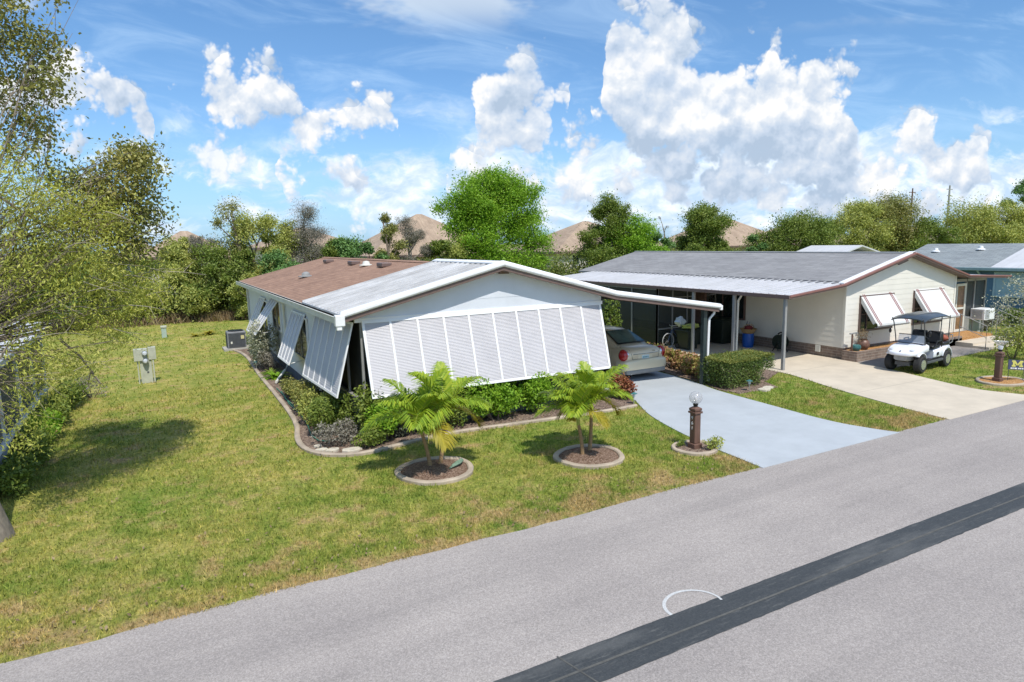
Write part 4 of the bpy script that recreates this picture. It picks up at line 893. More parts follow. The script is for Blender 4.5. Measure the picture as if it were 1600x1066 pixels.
# ------------------------------------------------------------------ foliage
GR = [(0.026, 0.056, 0.012), (0.052, 0.100, 0.018), (0.095, 0.150, 0.026)]
M.update(
    leaf_bright=leaf_mat('leaf_bright', [(.110, .245, .020), (.240, .430, .032), (.400, .580, .065)], .42),
    leaf_green=leaf_mat('leaf_green', [(.085, .150, .028), (.180, .245, .042), (.310, .360, .070)], .32),
    leaf_dark=leaf_mat('leaf_dark', [(0000.064, 0000.143, 0000.044), (0000.131, 0000.252, 0000.070), (0000.252, 0000.393, 0000.111)], .22),
    leaf_olive=leaf_mat('leaf_olive', [(00000.206, 00000.261, 00000.067), (00000.384, 00000.423, 00000.104), (00000.615, 00000.588, 00000.163)], .30),
    leaf_yellow=leaf_mat('leaf_yellow', [(0000.227, 0000.284, 0000.053), (0000.425, 0000.453, 0000.085), (0000.641, 0000.605, 0000.161)], .38),
    leaf_oak=leaf_mat('leaf_oak', [(000.121, 000.155, 000.048), (000.254, 000.265, 000.071), (000.442, 000.386, 000.110)], .25),
    leaf_grey=leaf_mat('leaf_grey', [(0.156, 0.144, 0.114), (0.240, 0.222, 0.180), (0.336, 0.306, 0.246)], .15),
    leaf_silver=leaf_mat('leaf_silver', [(0.250, 0.275, 0.188), (0.413, 0.425, 0.312), (0.625, 0.600, 0.475)], .25),
    leaf_red=leaf_mat('leaf_red', [(.20, .26, .05), (.34, .34, .08), (.46, .24, .14), (.52, .32, .18)], .3),
    leaf_redder=leaf_mat('leaf_redder', [(.14, .045, .025), (.30, .09, .05), (.40, .17, .09), (.24, .20, .05)], .3),
    leaf_purple=leaf_mat('leaf_purple', [(.060, .075, .050), (.105, .115, .085), (.150, .175, .090)], .15),
    leaf_dry=leaf_mat('leaf_dry', [(.16, .11, .06), (.28, .20, .11), (.40, .31, .17)], .2),
    hedge=leaf_mat('hedge', [(0.058, 0.111, 0.026), (0.124, 0.182, 0.039), (0.215, 0.254, 0.062)], .25),
    hedge_tip=leaf_mat('hedge_tip', [(.16, .19, .035), (.25, .26, .055), (.32, .30, .08)], .3),
    frond=leaf_mat('frond', [(000.162, 000.284, 000.026), (000.323, 000.446, 000.039), (000.531, 000.569, 000.056)], .38, .4),
    frond_old=leaf_mat('frond_old', [(.300, .270, .025), (.460, .390, .045), (.560, .470, .10)], .38, .45),
    palmtrunk=pmat('palm_trunk', (.30, .19, .09), .7, var=.3, scale=8, stretch=(1, 1, 4)),
    crownshaft=pmat('crownshaft', (.30, .33, .06), .5, var=.25, scale=6),
)
M['oakbark'] = pmat('oak_bark', (.215, .18, .14), .9, var=.4, scale=12, bump=.7, stretch=(1, 1, .3))
def bez(p0, p1, sag, rg, k=7):
    p0, p1 = np.array(p0, float), np.array(p1, float); L = np.linalg.norm(p1 - p0)
    mid = (p0 + p1) / 2 + rg.normal(size=3) * L * 0.10 + np.array([0, 0, sag * L])
    t = np.linspace(0, 1, k)[:, None]; return (1 - t) ** 2 * p0 + 2 * t * (1 - t) * mid + t * t * p1
def tree(name, label, x, y, h, w, leafmat='leaf_green', seed=1, nclump=60, per=130, leaf=.20, lobes=None, nlobe=9, group=None, bark='bark', trunk_r=None, base=.25, sigma=.25, cat='tree', top=0.65, aspect=1.9, twig=True, stems=1, shape=.5):
    rg = np.random.default_rng(seed); t = thing(name, label, cat, (x, y, 0), group)
    tr = trunk_r or h * .018 + .03
    if lobes is None:
        lobes = []
        for i in range(nlobe):
            a = 2.4 * i + rg.uniform(-.5, .5); zf = (i + .5) / nlobe
            rad = w * .5 * (math.sin(math.pi * min(1, (zf * .8 + .18))) ** shape) * rg.uniform(.3, .95)
            lobes.append((rad * math.cos(a), rad * math.sin(a), h * (base + (1 - base) * (.90 * zf + rg.uniform(-.08, .04))), w * rg.uniform(.13, .25)))
    tb = MB(); forks = []
    for s_ in range(stems):
        bx, by = (0, 0) if stems == 1 else (rg.uniform(-.25, .25), rg.uniform(-.25, .25))
        top_p = np.array([rg.normal() * .05 * h + bx * 3, rg.normal() * .05 * h + by * 3, h * top])
        tk = bez((bx, by, -.05), top_p, 0, rg, 9); tb.tube([(x + p[0], y + p[1], p[2]) for p in tk], [tr * (1.25 if i == 0 else 1 - .75 * i / 8) for i in range(9)], 8); forks.append(tk)
    cents = []
    for li, (lx, ly, lz, lr) in enumerate(lobes):
        tk = forks[li % stems]; zt = min(lz * .72, h * top * .96); k0 = int(np.argmin(np.abs(tk[:, 2] - zt))); p0 = tk[k0]
        lm = bez(p0, (lx, ly, lz), -.06 if lz < h * .5 else .02, rg, 6); r0 = tr * .45
        tb.tube([(x + p[0], y + p[1], p[2]) for p in lm], [r0 * (1 - .75 * i / 5) for i in range(6)], 5)
        nc = max(2, int(nclump / len(lobes)))
        for c_ in range(nc):
            dv = rg.normal(size=3); dv /= np.linalg.norm(dv); q = np.array([lx, ly, lz]) + dv * lr * rg.uniform(.35, 1.0) * np.array([1.1, 1.1, .85])
            cents.append((q, lr * sigma * rg.uniform(.7, 1.4)))
            if twig and c_ % 2 == 0:
                b_ = bez(lm[4], q, 0, rg, 4); tb.tube([(x + p[0], y + p[1], p[2]) for p in b_], [r0 * .28, r0 * .2, r0 * .13, r0 * .06], 4, cap=False)
    tb.build('trunk', bark, t, smooth=True, recalc=False)
    P = np.concatenate([q + rg.normal(size=(int(per * rg.uniform(.6, 1.4)), 3)) * s * np.array([1, 1, .75]) for q, s in cents])
    P[:, 2] = np.maximum(P[:, 2], .1)
    fast_mesh('crown', leaves(P + np.array([x, y, 0]), leaf, rg, aspect), 4, leafmat, t)
    return t
TB = 'trees beyond the back of the lots'
big = []
rg = np.random.default_rng(3)
for (dx, dz, r) in ((-3.1, 7.6, 1.7), (-1.2, 9.0, 1.8), (.6, 9.2, 1.7), (2.2, 8.2, 1.6), (-3.6, 5.9, 1.3), (3.6, 6.6, 1.5), (-2.2, 4.6, 1.7), (.2, 6.6, 2.2), (2.4, 5.2, 1.9), (4.3, 4.6, 1.5), (-.8, 3.0, 1.9), (2.8, 2.8, 1.9), (4.6, 2.6, 1.3), (-3.0, 2.6, 1.6), (0, 7.6, 1.8), (-1.6, 7.0, 1.7)):
    for sy in ((-1.3, 1.3) if r > 1.55 else (0,)): big.append((dx * .90 + rg.normal() * .2, sy * rg.uniform(.6, 1.4), dz + rg.normal() * .15, r * .88))
tree('broadleaf_tree', 'largest tree, wide bright green crown rising behind the white house roof', 24.9, 48.5, 10.6, 9.6, 'leaf_bright', 21, 420, 260, .165, lobes=big, group=TB, trunk_r=.26, sigma=.27)
TS = [
 ('slim_tree', 'thin wispy tree with sparse leaves and open top above the scrub on the left', 4.7, 48, 8.1, 2.8, 'leaf_oak', 31, 60, 50, .15, dict(nlobe=9, base=.35, sigma=.42, top=.85, shape=.3)),
 ('slim_tree', 'taller of two loose olive trees left of the white house roof', 6.3, 48.5, 7.4, 3.6, 'leaf_olive', 32, 130, 120, .16, dict(nlobe=10, base=.2, sigma=.4)),
 ('slim_tree', 'narrow olive tree right beside the taller loose olive tree', 7.6, 49.5, 6.9, 2.1, 'leaf_olive', 33, 60, 100, .16, dict(nlobe=8, base=.25)),
 ('bare_tree', 'grey nearly leafless tree with dense fine twigs above the brown roof edge', 10.0, 48.5, 7.6, 3.6, 'leaf_grey', 34, 190, 120, .13, dict(nlobe=11, base=.2, bark='palebark', aspect=4.5, sigma=.42, top=.8)),
 ('broadleaf_tree', 'dark green bushy tree over the middle of the brown shingle roof ridge', 12.4, 46.8, 5.7, 4.0, 'leaf_dark', 35, 120, 120, .18, dict(nlobe=10, base=.2)),
 ('broadleaf_tree', 'dark green low pointed tree beside the bushy dark one', 14.2, 47.2, 5.3, 2.6, 'leaf_dark', 36, 60, 120, .17, dict(nlobe=7, base=.1)),
 ('slim_tree', 'thin tree with grey green leaves in front of the left tiled roof', 15.7, 47.5, 7.3, 2.0, 'leaf_oak', 37, 70, 90, .15, dict(nlobe=10, base=.3, sigma=.42, top=.85)),
 ('bare_tree', 'grey brown twiggy tree in front of the tiled roof peak', 17.6, 47.8, 7.0, 3.0, 'leaf_grey', 38, 160, 120, .13, dict(nlobe=10, base=.2, bark='palebark', aspect=4.5, top=.8)),
 ('broadleaf_tree', 'small bright green tree just left of the largest tree', 19.8, 47.0, 5.2, 3.4, 'leaf_green', 39, 90, 130, .19, dict(nlobe=8, base=.15)),
 ('slim_tree', 'slender two topped tree standing right of the largest tree', 35.9, 47.5, 8.8, 5.0, 'leaf_green', 40, 170, 120, .18, dict(nlobe=13, base=.35, sigma=.32, stems=2, top=.8)),
 ('broadleaf_tree', 'bright yellow green bush tree at the foot of the slender two topped tree', 37.5, 46.3, 6.3, 6.4, 'leaf_bright', 41, 210, 140, .20, dict(nlobe=11, base=.12)),
 ('broadleaf_tree', 'low green bushy tree between the far windows and the slender tree', 33.6, 45.5, 4.0, 3.6, 'leaf_green', 42, 90, 120, .19, dict(nlobe=8, base=.1)),
 ('broadleaf_tree', 'small dark tree right of the slender tree against the tiled roof', 41.0, 47.3, 5.8, 2.6, 'leaf_dark', 43, 60, 100, .19, dict(nlobe=8, base=.25)),
 ('bare_tree', 'tiny leafless twig tree against the sky over the grey roof', 44.0, 50, 7.2, 1.4, 'leaf_grey', 44, 22, 40, .12, dict(nlobe=7, base=.4, bark='palebark', aspect=4.5)),
 ('slim_tree', 'tall slim green tree over the middle of the grey roof ridge', 47.6, 48, 7.8, 6.4, 'leaf_green', 45, 240, 150, .21, dict(nlobe=13, base=.2, shape=.9)),
 ('broadleaf_tree', 'short dark cone shaped tree in front of the tiled roof at centre right', 55.0, 48, 5.6, 2.4, 'leaf_dark', 46, 44, 110, .22, dict(nlobe=7, base=.1)),
 ('broadleaf_tree', 'olive green broad tree over the grey roof between two tiled peaks', 62.0, 48, 7.0, 8.0, 'leaf_green', 47, 240, 150, .23, dict(nlobe=12, base=.15)),
 ('slim_tree', 'left one of the twin tall olive trees near the cream house peak', 73.2, 49, 9.2, 6.6, 'leaf_olive', 48, 190, 130, .22, dict(nlobe=12, base=.2, sigma=.38)),
 ('slim_tree', 'right one of the twin tall olive trees near the cream house peak', 78.0, 48, 9.3, 7.0, 'leaf_oak', 49, 200, 130, .22, dict(nlobe=12, base=.2, sigma=.38)),
 ('broadleaf_tree', 'green bush tree above the end of the cream house ridge', 81.0, 45, 6.6, 7.6, 'leaf_green', 50, 130, 130, .24, dict(nlobe=10, base=.1)),
 ('broadleaf_tree', 'broad round olive tree behind the blue house roof', 100.0, 48, 8.4, 13.0, 'leaf_olive', 51, 230, 150, .28, dict(nlobe=16, base=.15)),
 ('broadleaf_tree', 'dark crowned tree cut by the right edge above the blue house', 110.0, 48, 12.0, 6.0, 'leaf_dark', 52, 80, 90, .28, dict(nlobe=9, base=.66, top=.85)),
 ('broadleaf_tree', 'tall green tree nearest the left of the white house back corner', 4.2, 47, 5.0, 4.4, 'leaf_green', 53, 140, 130, .17, dict(nlobe=10, base=.1)),
 ('broadleaf_tree', 'mid green scrubby tree below the left tiled roof', 1.6, 47.5, 4.7, 4.2, 'leaf_olive', 54, 180, 120, .17, dict(nlobe=10, base=.1)),
 ('broadleaf_tree', 'yellow green scrubby tree behind the hanging branches', -1.4, 47.0, 4.4, 4.0, 'leaf_green', 55, 130, 120, .17, dict(nlobe=10, base=.1)),
 ('broadleaf_tree', 'dark leafy scrub tree at the far left behind the branches', -4.6, 46.5, 5.4, 4.6, 'leaf_dark', 56, 130, 120, .18, dict(nlobe=10, base=.1)),
 ('slim_tree', 'loose olive tree standing between the two left tiled roofs', 8.9, 49.0, 6.6, 3.2, 'leaf_olive', 61, 110, 110, .16, dict(nlobe=10, base=.2, sigma=.36)),
 ('bare_tree', 'short grey twiggy tree left of the loose olive pair', 3.2, 48.6, 6.2, 2.6, 'leaf_grey', 62, 90, 100, .13, dict(nlobe=10, base=.25, bark='palebark', aspect=4.0)),
 ('broadleaf_tree', 'light green bushy tree under the leftmost tiled roof peak', 2.2, 49.2, 5.6, 3.6, 'leaf_olive', 63, 130, 110, .17, dict(nlobe=10, base=.1)),
 ('broadleaf_tree', 'mid green tree behind the left end of the shingle roof', 11.2, 47.2, 5.2, 3.2, 'leaf_green', 64, 110, 110, .17, dict(nlobe=9, base=.1)),
 ('broadleaf_tree', 'light olive tree over the right end of the shingle roof ridge', 21.3, 47.5, 5.4, 3.6, 'leaf_olive', 65, 120, 110, .18, dict(nlobe=9, base=.1)),
 ('broadleaf_tree', 'dark green shrubby tree right behind the back corner of the white house', 7.4, 45.8, 4.2, 4.0, 'leaf_dark', 57, 130, 130, .17, dict(nlobe=10, base=.05)),
 ('broadleaf_tree', 'pale olive shrubby tree directly behind the air conditioner', 5.4, 44.6, 3.4, 2.6, 'leaf_olive', 58, 70, 120, .15, dict(nlobe=7, base=.05)),
]
for (nm, lb, x, y, h, w, lm, sd_, nc, pr_, lf, kw) in TS:
    tree(nm, lb, x, y, h, w, lm, sd_, int(nc * 1.15), int(pr_ * 1.5), lf * .84, group=TB, **kw)
# scrub mass behind the lots
def scrub():
    rg = np.random.default_rng(77); Q = []
    x = -38.0
    while x < 135:
        y = 48.5 + rg.uniform(-1.8, 3.5); 
        if x < 8: y -= 1.0
        h = rg.uniform(2.3, 4.3) if x < 60 else rg.uniform(3.2, 5.2); w = rg.uniform(1.2, 2.2) * (1 if x < 60 else 1.5)
        for k in range(9):
            c_ = np.array([x + rg.uniform(-w, w) * .6, y + rg.uniform(-w, w) * .6, h * rg.uniform(.15, .85)])
            Q.append(c_ + rg.normal(size=(75 if x < 60 else 55, 3)) * np.array([.42, .42, .34]) * w * .55)
        x += rg.uniform(.5, 1.0) * (1 if x < 60 else 1.6)
    P = np.concatenate(Q); P[:, 2] = np.abs(P[:, 2]) + .03
    return leaves(P, .22, rg, 1.9)
M['scrub'] = leaf_mat('scrub', [(.070, .110, .026), (.140, .195, .042), (.240, .275, .070), (.340, .315, .120)], .25, scale=.35)
tag(fast_mesh('undergrowth', scrub(), 4, 'scrub'), 'tangled mixed scrub along the back of the lots', 'undergrowth', kind='stuff')
def drygrass():
    rg = np.random.default_rng(78); n_ = 9000
    X = rg.uniform(-14, 9.5, n_); Y = 46.6 + rg.normal(size=n_) * .55 + .3 * np.sin(X * 1.3); k_ = rg.uniform(.15, .75, n_)
    a = rg.uniform(0, 6.28, n_); w = .035; lx = rg.normal(size=n_) * .22; ly = rg.normal(size=n_) * .22
    return np.stack([np.stack([X - w * np.cos(a), Y - w * np.sin(a), 0 * X], 1), np.stack([X + w * np.cos(a), Y + w * np.sin(a), 0 * X], 1), np.stack([X + lx, Y + ly, k_], 1)], 1)
tag(fast_mesh('dry_grass', drygrass(), 3, 'leaf_dry'), 'band of dry tan weeds at the foot of the scrub', 'weeds', kind='stuff')

# near tree whose branches fill the left edge
nt_ = thing('oak_tree', 'near tree leaning in from the left edge with hanging yellow green branches', 'tree', (-2.68, 12.95, 0))
rg = np.random.default_rng(99)
tb = MB(); tk = bez((0, 0, -.1), (-.4, .6, 5.0), 0, rg, 9)
wp = lambda p: (p[0] - 2.68, p[1] + 12.95, p[2])
tb.tube([wp(p) for p in tk], [.36, .23, .19, .16, .15, .14, .12, .11, .10], 10)
def clus(cx_, cy_, cz_, rx, ry, rz, n, s, lst):
    for _ in range(n):
        d_ = rg.normal(size=3); d_ /= np.linalg.norm(d_); q = np.array([cx_, cy_, cz_]) + d_ * np.array([rx, ry, rz]) * rg.uniform(.2, 1.0) ** .6
        lst.append((q, s * rg.uniform(.6, 1.4)))
dark_, yel_, out_ = [], [], []
for c_ in ((-1.9, 14.2, 8.6, .55, .8, .45, 26, .13), (-1.45, 14.3, 8.05, .42, .7, .45, 24, .12), (-1.35, 14.2, 7.4, .34, .6, .4, 18, .10), (-1.75, 14.4, 7.3, .35, .6, .5, 10, .10), (-1.5, 14.3, 6.75, .28, .5, .35, 9, .09), (-1.05, 14.3, 8.95, .3, .5, .10, 4, .07),
           (-.15, 14.9, 6.45, .34, .6, .26, 20, .09), (.08, 14.8, 6.3, .26, .5, .40, 18, .09), (-.35, 14.8, 5.9, .45, .6, .5, 34, .12), (.05, 14.9, 5.45, .34, .5, .45, 26, .11), (-.55, 14.7, 5.2, .5, .6, .5, 34, .13), (-.1, 15, 4.75, .36, .6, .3, 12, .10), (-1.2, 15, 5.9, .4, .7, .4, 18, .11), (-.75, 14.8, 5.7, .4, .6, .45, 22, .11), (-1.0, 14.7, 5.2, .4, .6, .4, 20, .11), (-.5, 14.7, 4.7, .45, .6, .35, 20, .11), (-1.7, 14.3, 6.5, .3, .6, .5, 16, .10), (-2.1, 14.2, 7.9, .4, .6, .6, 20, .12)):
    clus(*c_, dark_)
for c_ in ((-2.35, 13.6, 5.9, .6, .8, .5, 34, .13), (-1.75, 13.6, 5.35, .65, .8, .55, 50, .13), (-1.3, 13.8, 4.7, .65, .9, .5, 46, .13), (-2.2, 13.5, 4.6, .7, .9, .6, 50, .14), (-1.7, 13.6, 3.95, .7, .9, .45, 44, .13), (-.85, 14.2, 4.1, .55, .8, .35, 28, .11), (-2.3, 13.6, 3.5, .5, .8, .4, 26, .12), (-.35, 14.6, 3.9, .45, .6, .22, 12, .09), (-1.25, 13.9, 3.35, .5, .7, .22, 20, .10), (-.9, 14.0, 3.0, .3, .5, .22, 10, .08), (-2.0, 13.3, 2.95, .4, .6, .25, 12, .10), (.0, 15, 4.15, .35, .5, .15, 6, .08), (-1.5, 13.7, 2.55, .45, .6, .3, 16, .10), (-2.1, 13.4, 2.3, .35, .6, .4, 16, .10), (-.5, 14.2, 3.45, .4, .5, .2, 12, .09), (-2.3, 13.2, 1.6, .25, .5, .4, 10, .09), (-.1, 14.6, 3.55, .3, .4, .2, 7, .08), (-.9, 14, 5.1, .4, .6, .35, 18, .11)):
    clus(*c_, yel_)
# upper crown outside the frame, keeps the shade on the lawn
for c_ in ((-4.2, 13.0, 8.2, 1.4, 1.6, 1.2, 16, .30),):
    clus(*c_, out_)
for lst, k_ in ((dark_, 5), (yel_, 4)):
    for i, (q, s) in enumerate(lst):
        if i % (k_ + (k_ == 5)): continue
        p0 = wp(tk[min(8, 5 + i % 4)]); q0 = (q[0], q[1], q[2]); b_ = bez(p0, q0, .06, rg, 7); r0 = .024
        tb.tube([tuple(p) for p in b_], [r0, r0 * .8, r0 * .6, r0 * .45, r0 * .3, r0 * .22, .004], 5, cap=False)
        for _ in range(2):
            e = q + rg.normal(size=3) * np.array([.22, .3, .16]); c2 = bez(b_[4], e, .05, rg, 4); tb.tube([tuple(p) for p in c2], [r0 * .3, r0 * .2, .005, .003], 4, cap=False)
for pts in ([(-3.0, 13.3, 2.6), (-1.9, 13.7, 4.2), (-1.0, 14.0, 4.75), (-.35, 14.3, 4.75), (.3, 14.8, 5.1)], [(-2.9, 13.2, 3.2), (-2.1, 13.4, 3.7), (-1.4, 13.6, 4.4), (-1.0, 13.8, 4.9)], [(-2.6, 13.0, 6.0), (-1.6, 13.6, 5.1), (-.7, 14.2, 4.55), (-.1, 14.5, 4.45)],
            [(-1.5, 13.6, 3.1), (-1.25, 13.8, 2.75), (-1.12, 13.9, 2.45), (-1.2, 13.95, 2.2)], [(-1.12, 13.9, 2.45), (-1.0, 13.9, 2.2)], [(-2.4, 13.0, 2.7), (-2.15, 13.1, 3.1), (-1.95, 13.2, 3.25)]):
    tb.tube(pts, [.024 * (1 - .75 * i / len(pts)) for i in range(len(pts))], 6)
tb.build('trunk', 'oakbark', nt_, smooth=True, recalc=False)
P = np.concatenate([q + rg.normal(size=(int((60 if s < .25 else 22) * (s / .12) ** .8), 3)) * s * np.array([1.35, 1.35, 1.1]) for q, s in dark_ + out_])
fast_mesh('upper_crown', leaves(P, .075, rg, 1.8), 4, 'leaf_oak', nt_)
P = np.concatenate([q + np.array([.15, 0, 0]) + rg.normal(size=(76, 3)) * s * np.array([2.2, 2.3, 1.45]) for q, s in yel_])
fast_mesh('hanging_crown', leaves(P, .074, rg, 3.6, droop=.5), 4, 'leaf_yellow', nt_)

tw = MB(); rg = np.random.default_rng(55)
for i in range(30):
    q = yel_[rg.integers(0, len(yel_))][0] + np.array([.1, -.55, .1]); a = rg.uniform(-.5, .9); l = rg.uniform(.3, .75)
    e = q + np.array([l * math.cos(a), rg.uniform(-.2, .3), l * math.sin(a) * .6 - .15]); b_ = bez(q, e, rg.uniform(-.15, .22), rg, 7); r0 = rg.uniform(.005, .010)
    tw.tube([tuple(p) for p in b_], [r0 * (1 - .12 * k) for k in range(7)], 4, cap=False)
    c2 = bez(b_[3], b_[3] + np.array([rg.uniform(.1, .5), rg.uniform(-.2, .2), rg.uniform(-.4, .3)]), .05, rg, 4); tw.tube([tuple(p) for p in c2], [r0 * .6, r0 * .5, r0 * .4, r0 * .2], 4, cap=False)
tag(tw.build('twigs', 'palebark', nt_, recalc=False), kind='stuff')
# ------------------------------------------------------------------ shrubs
def shrub(name, label, x, y, rx, ry, h, mat, n, leaf, seed, group=None, cat='shrub', z0=.03, lump=9, aspect=1.8, stem=True, upd=.4):
    rg = np.random.default_rng(seed); t = thing(name, label, cat, (x, y, 0), group)
    L = [(rg.uniform(-1, 1) * rx * .62, rg.uniform(-1, 1) * ry * .62, h * rg.uniform(.35, .72), rg.uniform(.32, .5)) for _ in range(lump)]
    Q = []
    for (a, b_, c_, r) in L:
        d_ = rg.normal(size=(n // lump, 3)); d_ /= np.linalg.norm(d_, axis=1)[:, None]
        rr = rg.uniform(.55, 1.05, (n // lump, 1)); Q.append(np.array([a, b_, c_]) + d_ * rr * np.array([rx * r * 1.15, ry * r * 1.15, h * r * .78]))
    P = np.concatenate(Q); P[:, 2] = np.clip(P[:, 2], z0 + .02, None)
    P += rg.normal(size=P.shape) * leaf * .35
    if stem:
        sm = MB()
        for (a, b_, c_, r) in L[:7]: sm.tube([(x + a * .2, y + b_ * .2, 0), (x + a * .7, y + b_ * .7, c_ * .6), (x + a, y + b_, c_ + h * .15)], [.014, .010, .005], 5)
        sm.build('stems', 'bark', t, recalc=False)
    fast_mesh('foliage', leaves(P + np.array([x, y, 0]), leaf, rg, aspect, upd), 4, mat, t)
    return t
SF = 'shrubs in the bed around the white house'
SH = [
 ('brightest green broad shrub under the front shutter, right of the first palm', 7.55, 14.80, .85, .42, 1.02, 'leaf_bright', 4200, .085),
 ('green shrub under the front shutter directly behind the first palm', 6.1, 14.85, .62, .38, .95, 'leaf_green', 2600, .08),
 ('yellow green shrub behind the left fronds of the second palm', 8.95, 14.75, .62, .40, .98, 'leaf_bright', 2600, .08),
 ('green shrub behind the second palm below the right end of the shutter', 10.0, 14.65, .55, .38, .85, 'leaf_green', 2200, .08),
 ('dark purple leaved shrub left of the first palm', 5.2, 14.80, .50, .38, .78, 'leaf_purple', 1900, .075),
 ('bright green shrub at the front corner of the white house', 4.55, 14.68, .60, .46, .98, 'leaf_bright', 3600, .075),
 ('tall leggy green shrub standing at the corner post of the white house', 4.15, 14.98, .42, .34, 1.18, 'leaf_green', 1500, .085),
 ('small bright green low shrub inside the bend of the curb', 4.15, 14.32, .42, .26, .42, 'leaf_green', 1300, .065),
 ('greyish dried shrub near the rounded corner of the curb', 3.45, 14.85, .45, .34, .52, 'leaf_grey', 1500, .055),
 ('olive shrub behind the dried shrub along the side bed', 3.60, 15.85, .56, .66, .85, 'leaf_green', 3200, .07),
 ('olive green mottled shrub below the louvered side shutter', 3.50, 17.0, .45, .60, .78, 'leaf_olive', 2500, .07),
 ('bronze green shrub beside the middle of the side bed', 3.48, 18.4, .42, .65, .72, 'leaf_oak', 2500, .07),
 ('dark reddish shrub just in front of the downspout elbow', 3.50, 20.4, .38, .75, .55, 'leaf_oak', 2300, .07),
 ('silvery flowering shrub against the side wall near the air conditioner', 3.45, 26.6, .58, .85, 1.55, 'leaf_silver', 4600, .085),
]
for i, (lb, x, y, rx, ry, h, mt_, n_, lf) in enumerate(SH): shrub('shrub', lb, x, y, rx * 1.12, ry * 1.15, h * 1.15, mt_, int(n_ * 1.3), lf, 200 + i, group=SF)
shrub('shrub', 'brown stemmed dry lower growth beneath the silvery shrub', 3.45, 25.6, .40, .55, .85, 'leaf_grey', 1200, .07, 231, group=SF)
shrub('croton', 'red leaved croton bush beside the rear of the car', 11.72, 14.85, .38, .50, .82, 'leaf_redder', 2200, .09, 232)
CG = 'crotons along the drive edge'
for i, (x, y, rx, ry, h, lb) in enumerate(((15.62, 15.45, .38, .5, .66, 'yellow green and red croton just behind the carport post'), (15.85, 16.4, .45, .6, .72, 'pink red topped croton, second behind the carport post'), (16.1, 17.6, .45, .65, .72, 'red and green croton next to the car bumper'), (16.3, 18.9, .45, .65, .68, 'orange tinted croton furthest back beside the car'))):
    shrub('croton', lb, x, y, rx, ry, h, 'leaf_red', 2300, .095, 240 + i, group=CG)
shrub('shrub', 'tall bright fern like shrub at the end of the carport behind the car', 17.0, 22.4, .40, .40, 2.30, 'leaf_green', 1150, .13, 250, lump=12)
shrub('shrub', 'dark shrub beside the bright fern like one behind the car', 16.4, 24.0, .7, .5, 1.9, 'leaf_dark', 2400, .14, 251, lump=12)
# neighbour hedge at the far left
for i, (x, y, h, lb, mt_) in enumerate(((-2.75, 15.6, .62, 'leafy green shrub nearest the camera beside the neighbouring porch', 'leaf_green'), (-2.72, 17.4, .72, 'green shrub second along the neighbouring porch wall', 'leaf_green'), (-2.7, 19.2, .75, 'green shrub third along the neighbouring porch wall', 'leaf_bright'), (-2.65, 21.0, .7, 'green shrub fourth along the neighbouring porch wall', 'leaf_green'), (-2.5, 22.9, .85, 'shrub at the far corner of the neighbouring porch', 'leaf_green'))):
    shrub('shrub', lb, x, y, .42, 1.0, h, mt_, 2400, .085, 260 + i, group='shrubs along the neighbouring porch')
shrub('shrub', 'brown twiggy bush past the corner of the neighbouring porch', -2.0, 24.2, .5, .5, .8, 'leaf_grey', 900, .06, 270)
# clipped hedge with a raised wing
hd = thing('clipped_hedge', 'clipped box shaped green hedge at the corner of the pale blue driveway', 'hedge', (15.9, 14.3, 0))
rg = np.random.default_rng(301)
def boxleaf(x0, x1, y0, y1, z0, z1, n_, rough):
    P = rg.uniform(size=(n_, 3)); f_ = rg.integers(0, 6, n_); 
    for k in range(n_):
        a = f_[k] // 2
        if f_[k] == 4: a = 2; P[k, 2] = 1
        else:
            a = a % 3; P[k, a] = f_[k] % 2
    P = P * np.array([x1 - x0, y1 - y0, z1 - z0]) + np.array([x0, y0, z0]); return P + rg.normal(size=P.shape) * rough
sm = MB()
for (x, y) in ((15.3, 14.2), (15.8, 14.6), (16.4, 14.3), (16.9, 14.8), (15.4, 14.9)): sm.tube([(x, y, 0), (x + .05, y, .4), (x, y + .03, .8)], [.03, .02, .01], 6)
sm.build('stems', 'bark', hd, recalc=False)
P = np.concatenate([boxleaf(15.05, 16.35, 13.95, 15.2, .10, .84, 11000, .045), boxleaf(16.1, 17.25, 14.2, 15.2, .42, .84, 7000, .045), boxleaf(15.15, 16.6, 14.1, 15.1, .12, .75, 6000, .10)])
fast_mesh('side_foliage', leaves(P, .048, rg, 1.7), 4, 'hedge', hd)
P = np.concatenate([np.stack([rg.uniform(15.02, 16.4, 6500), rg.uniform(13.92, 15.22, 6500), .87 + rg.normal(size=6500) * .022], 1), np.stack([rg.uniform(16.3, 17.28, 6000), rg.uniform(14.18, 15.22, 6000), .87 + rg.normal(size=6000) * .022], 1)])
fast_mesh('clipped_top', leaves(P, .045, rg, 1.7, 1.4), 4, 'hedge_tip', hd)
# strappy plants
def strappy(name, label, x, y, n_, L, mat, seed, cat='plant', group=None, w=.035, up=.9):
    rg = np.random.default_rng(seed); q = []
    for i in range(n_):
        a = rg.uniform(0, 6.283); l = L * rg.uniform(.6, 1.2); e = rg.uniform(.35, up); pts = []
        for k in range(5):
            t = k / 4; r = l * t * math.cos(e) * (1 + .2 * t); z = l * (t * math.sin(e) - .45 * t * t) + .03; pts.append(np.array([x + r * math.cos(a) + rg.uniform(-.01, .01), y + r * math.sin(a), max(z, .03)]))
        s = np.array([-math.sin(a), math.cos(a), 0]) * w
        for k in range(4):
            w0, w1 = (1 - (k / 4) ** 2), (1 - ((k + 1) / 4) ** 2); q.append([pts[k] - s * w0, pts[k] + s * w0, pts[k + 1] + s * w1, pts[k + 1] - s * w1])
    return tag(fast_mesh(name, np.array(q), 4, mat, None, (x, y, 0)), label, cat, group)
